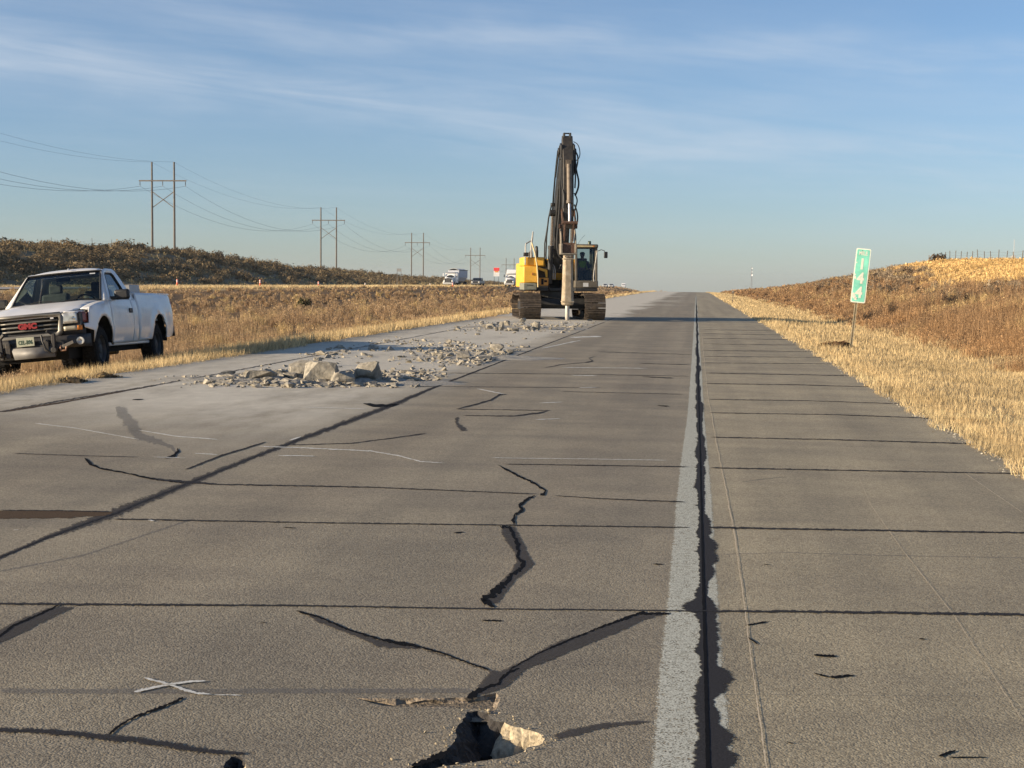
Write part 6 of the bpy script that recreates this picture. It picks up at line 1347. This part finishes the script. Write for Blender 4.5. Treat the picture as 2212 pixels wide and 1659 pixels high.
def opposite_side():
    p = at_y(968, 622, 318.0); semi('hopper_truck', 'white semi truck pulling a tarped hopper trailer on the opposite road', p[0], 318.0, 'hopper')
    p = at_y(1100, 622, 345.0); semi('box_truck', 'white semi truck with a tall box trailer, half hidden behind the excavator', p[0], 345.0, 'box')
    p = at_y(1027, 622, 318.0); small_pickup('dark_pickup', 'dark and white pickup between the two semi trucks on the opposite road', p[0], 318.0, mat('dark and silver body', (.16, .165, .17), .35, var=.5, vscale=1.2))
    cw = mat('far white car paint', (.78, .78, .77), .4, var=.03)
    for px, lab in ((1306, 'white vehicle far off on the opposite road, left one of the close pair'), (1319, 'white vehicle far off on the opposite road, right one of the close pair')):
        q = at_y(px, 622, 700.0); t = small_pickup('far_vehicle', lab, q[0], 700.0, cw, q[2] + 0.1, 'white vehicles far down the opposite road')
    q = at_y(1347, 622, 760.0); t = empty('far_van', (q[0], 760, q[2] + .15), (0, 0, R(-88))); tag(t, 'boxy white van farthest down the opposite road', 'van')
    b = MB(); b.prism([(0, .5), (.05, 1.0), (-.7, 1.25), (-1.3, 2.15), (-5.2, 2.2), (-5.2, .5)], -1.0, 1.0); bo = b.build('body', cw, t, bevel=.08)
    w = MB(); w.grid(lambda u, v: (-.74 - .5 * v, (2 * u - 1) * .85, 1.32 + .7 * v), 3, 1); w.build('windshield', DARKGL, bo, solid=.02); wheels(t, [(-.9, .85), (-.9, -.85), (-4.2, .85), (-4.2, -.85)], .36)
    # orange delineator tubes
    OR = mat('orange tube', (.80, .12, .03), .5, var=.08); WB_ = mat('white band', (.75, .73, .68), .5, var=.05)
    for px, py, ht, lab in ((383, 621, 18, 'orange delineator nearest the pickup, leftmost of the row along the opposite road'), (562, 621.5, 17.5, 'orange delineator second from the left along the opposite road'), (688, 622, 14, 'orange delineator third from the left along the opposite road'),
                            (789, 622, 11, 'faded small delineator left of the two legged sign back'), (929, 621, 9, 'small pale delineator just left of the hopper truck'), (978, 622, 11, 'short orange delineator at the foot of the hopper truck')):
        Y = 3200 * .95 / ht; p = at_y(px, py, Y); t = empty('delineator', p); tag(t, lab, 'delineator', 'delineator posts along the opposite road')
        k = MB(); k.cyl((0, 0, -.3), (0, 0, .98), .10 if ht > 12 else .13, n=10); k.build('tube', OR if ht > 12 or px == 978 else mat('faded tan tube', (.40, .27, .18), .7), t)
        for zz in (.62, .80):
            k = MB(); k.cyl((0, 0, zz), (0, 0, zz + .10), .104 if ht > 12 else .134, n=10); k.build('band', WB_, t)
    # red and white sign, and the back of a two legged sign
    Y = 330.0; a = at_y(1072.5, 597, Y); top = at_y(1072.5, 578, Y); zb = float(H(a[0], Y)) ; t = empty('road_sign', (a[0], Y, zb)); tag(t, 'small red and white road sign on two thin legs before the box semi', 'sign')
    h0, h1 = a[2] - zb, top[2] - zb; w = 1.32
    k = MB(); k.bb(-w / 2, w / 2, -.03, 0, h0, h1); pn = k.build('panel', mat('white sign panel', (.75, .74, .70), .5), t)
    k = MB(); k.bb(-w / 2 + .02, w / 2 - .02, -.05, -.03, h0 + (h1 - h0) * .62, h1 - .03); k.build('red_band', mat('red sign band', (.75, .06, .06), .5, var=.05), pn)
    k = MB(); k.bb(-w / 2 + .25, w / 2 - .25, -.05, -.03, h0 + (h1 - h0) * .46, h0 + (h1 - h0) * .60); k.build('orange_band', mat('orange sign band', (.80, .28, .05), .5), pn)
    for s in (1, -1):
        k = MB(); k.bb(s * .5 - .04, s * .5 + .04, 0, .07, -.3, h1 - .1); k.build('leg', STEEL, t)
    Y = 260.0; a = at_y(862, 590, Y); top = at_y(862, 580, Y); zb = float(H(a[0], Y)); t = empty('road_sign', (a[0], Y, zb)); tag(t, 'grey back of a two legged road sign standing below the third pylon', 'sign')
    h0, h1 = a[2] - zb, top[2] - zb
    k = MB(); k.bb(-.42, .42, -.03, 0, h1 - .55, h1); k.build('panel', mat('grey sign back', (.24, .24, .23), .6), t)
    for s in (1, -1):
        k = MB(); k.bb(s * .36 - .04, s * .36 + .04, 0, .07, -.3, h1 - .05); k.build('leg', STEEL, t)
opposite_side()

# ------------------------------------------------------------------ tower, fences, single shrubs
def far_things():
    Y = 1500.0; top = at_y(1623, 577, Y); b = at_y(1623, 623, Y); t = empty('radio_tower', (b[0], Y, b[2] - 2)); tag(t, 'slim lattice radio tower with white dishes far beyond the right hill', 'tower')
    h = top[2] - b[2] + 2; q = MB(); LT = mat('galvanised lattice', (.30, .32, .34), .5, .3)
    def leg(k, z): r_ = 1.0 - .75 * z / h; a = 2.094 * k + .4; return (r_ * math.cos(a), r_ * math.sin(a), z)
    for k in range(3): q.bar(leg(k, 0), leg(k, h), .22)
    n = 12
    for i in range(n):
        for k in range(3): q.bar(leg(k, h * i / n), leg((k + 1) % 3, h * (i + 1) / n), .12); q.bar(leg(k, h * (i + 1) / n), leg((k + 1) % 3, h * (i + 1) / n), .1)
    q.build('mast', LT, t)
    for z, r_ in ((h * .95, .75), (h * .66, 1.0), (h * .80, .6)):
        d = MB(); d.lathe([(-.9, r_ * .97), (-1.0, r_), (-.7, r_ * .6), (-.6, 0)], (0, 0, z), 'y', 16); d.build('dish', mat('white dish', (.8, .8, .78), .4), t)
    FW = mat('grey fence wood', (.13, .105, .08), .9)
    def fence(label, pts, n, hh):
        t = empty('wire_fence', (pts[0][0], pts[0][1], float(H(*pts[0])))); tag(t, label, 'fence'); base = Vector(t.location); P = []
        for i in range(n):
            u = i / (n - 1) * (len(pts) - 1); k = min(int(u), len(pts) - 2); u -= k
            x = pts[k][0] * (1 - u) + pts[k + 1][0] * u; y = pts[k][1] * (1 - u) + pts[k + 1][1] * u; z = float(H(x, y)); P.append(Vector((x, y, z)) - base)
            h_ = hh * rnd.uniform(.9, 1.1); m_ = MB(); m_.cyl(P[-1] + Vector((0, 0, -.3)), P[-1] + Vector((rnd.uniform(-.12, .12), 0, h_)), .035, n=6); m_.build('post', FW, t)
        for zz in (.35, .6, .85):
            m_ = MB(); m_.tube([p + Vector((0, 0, hh * zz)) for p in P], .008, 4); m_.build('wire', WIRE, t)
    fence('wire fence with thin posts along the golden top of the right hill', [(25.5, 158), (26.5, 140), (27.5, 120), (28, 96)], 24, 1.0)
    fence('wire fence with sparse posts along the crest of the left hill', [(-97, 215), (-97, 250), (-97, 285)], 10, 1.7)
    p = at_x(2190, 556, 28.0); z = float(H(28.0, p[1])); t = empty('marker_post', (28.0, p[1], z)); tag(t, 'single pale tall post standing on the right hilltop by the fence', 'post')
    m_ = MB(); m_.cyl((0, 0, -.2), (0, 0, 1.9), .022, n=8); m_.build('post', mat('pale post', (.5, .5, .48), .6), t); m_ = MB(); m_.box((0, 0, .4), (.3, .1, .25)); m_.build('box', mat('pale post', (.5, .5, .48)), t, bevel=.02)
    p = at_x(2027, 563, 24.5); lone_bush('shrub', 'dark bushy shrub alone on the crest of the right hill', (24.5, p[1], float(H(24.5, p[1])) - .1), .9, .85, 700, (.13, .085, .05), (.20, .14, .08), .12)
    p = at_x(655, 650, -28.0); lone_bush('shrub', 'dark green shrub among the brown weeds of the median', (-28.0, p[1], float(H(-28.0, p[1]))), .55, .75, 700, (.05, .055, .02), (.10, .09, .035), .13)
    for px, X, r_, lab in ((272, -95, 1.1, 'largest dark bush on the left hill crest, left of the nearest pylon'), (225, -95, .8, 'smaller dark bush on the left hill crest, left of the largest one'), (384, -94, .9, 'dark bush at the foot of the right pole of the nearest pylon')):
        p = at_x(px, 530, X); lone_bush('shrub', lab, (X, p[1], float(H(X, p[1])) - .1), r_, r_ * 1.1, 600, (.10, .075, .04), (.17, .13, .07), .14)
far_things()

# ------------------------------------------------------------------ grit along the pavement edges
def gravel():
    mb = MB(); proto = []
    for k in range(6):
        bm = rock_bm((1, .8, .6), n=8); bm.verts.index_update(); proto.append(([v.co.copy() for v in bm.verts], [tuple(v.index for v in f.verts) for f in bm.faces])); bm.free()
    for k in range(1500):
        right = rnd.random() < .75; y = 9 + 50 * rnd.random() ** 2; x = (XR + rnd.gauss(-.06, .07)) if right else (XL + rnd.gauss(.10, .10))
        v, f = rnd.choice(proto); s = rnd.uniform(.006, .017); a = rnd.uniform(0, 6.3); c_, s_ = math.cos(a), math.sin(a)
        mb.add([(x + (q.x * c_ - q.y * s_) * s, y + (q.x * s_ + q.y * c_) * s, -TILT * x + q.z * s + s * .4 - (.01 if x > XR or x < XL else 0)) for q in v], f)
    tag(mb.build('edge_gravel', mat('edge gravel', (.40, .37, .30), .95, var=.4, vscale=9), None, smooth=None), kind='stuff')
    for px, py, r_, lab in ((150, 825, .26, 'dark tangled dead weeds on the left pavement edge, below the pickup door'), (228, 815, .20, 'smaller dark tangle of dead weeds farther along the left pavement edge')):
        p = on_road(px, py); lone_bush('dead_weed', lab, (p[0], p[1], -TILT * p[0] - .03), r_, .08, 400, (.16, .12, .075), (.36, .26, .13), .14, 'weed')
gravel()

# ------------------------------------------------------------------ dusty air
def air():
    mb = MB(); mb.bb(-2600, 2600, -80, 5100, -75, 34); o = mb.build('haze', None, None, smooth=None); o.data.materials.clear()
    mt = bpy.data.materials.new('dusty air'); mt.use_nodes = True; nt = mt.node_tree; nt.nodes.remove(nt.nodes['Principled BSDF'])
    v = nt.nodes.new('ShaderNodeVolumePrincipled'); v.inputs['Density'].default_value = 0.00009; v.inputs['Color'].default_value = (.80, .88, .92, 1); v.inputs['Anisotropy'].default_value = .2
    nt.links.new(v.outputs[0], nt.nodes['Material Output'].inputs['Volume']); o.data.materials.append(mt); tag(o, kind='stuff')
air()
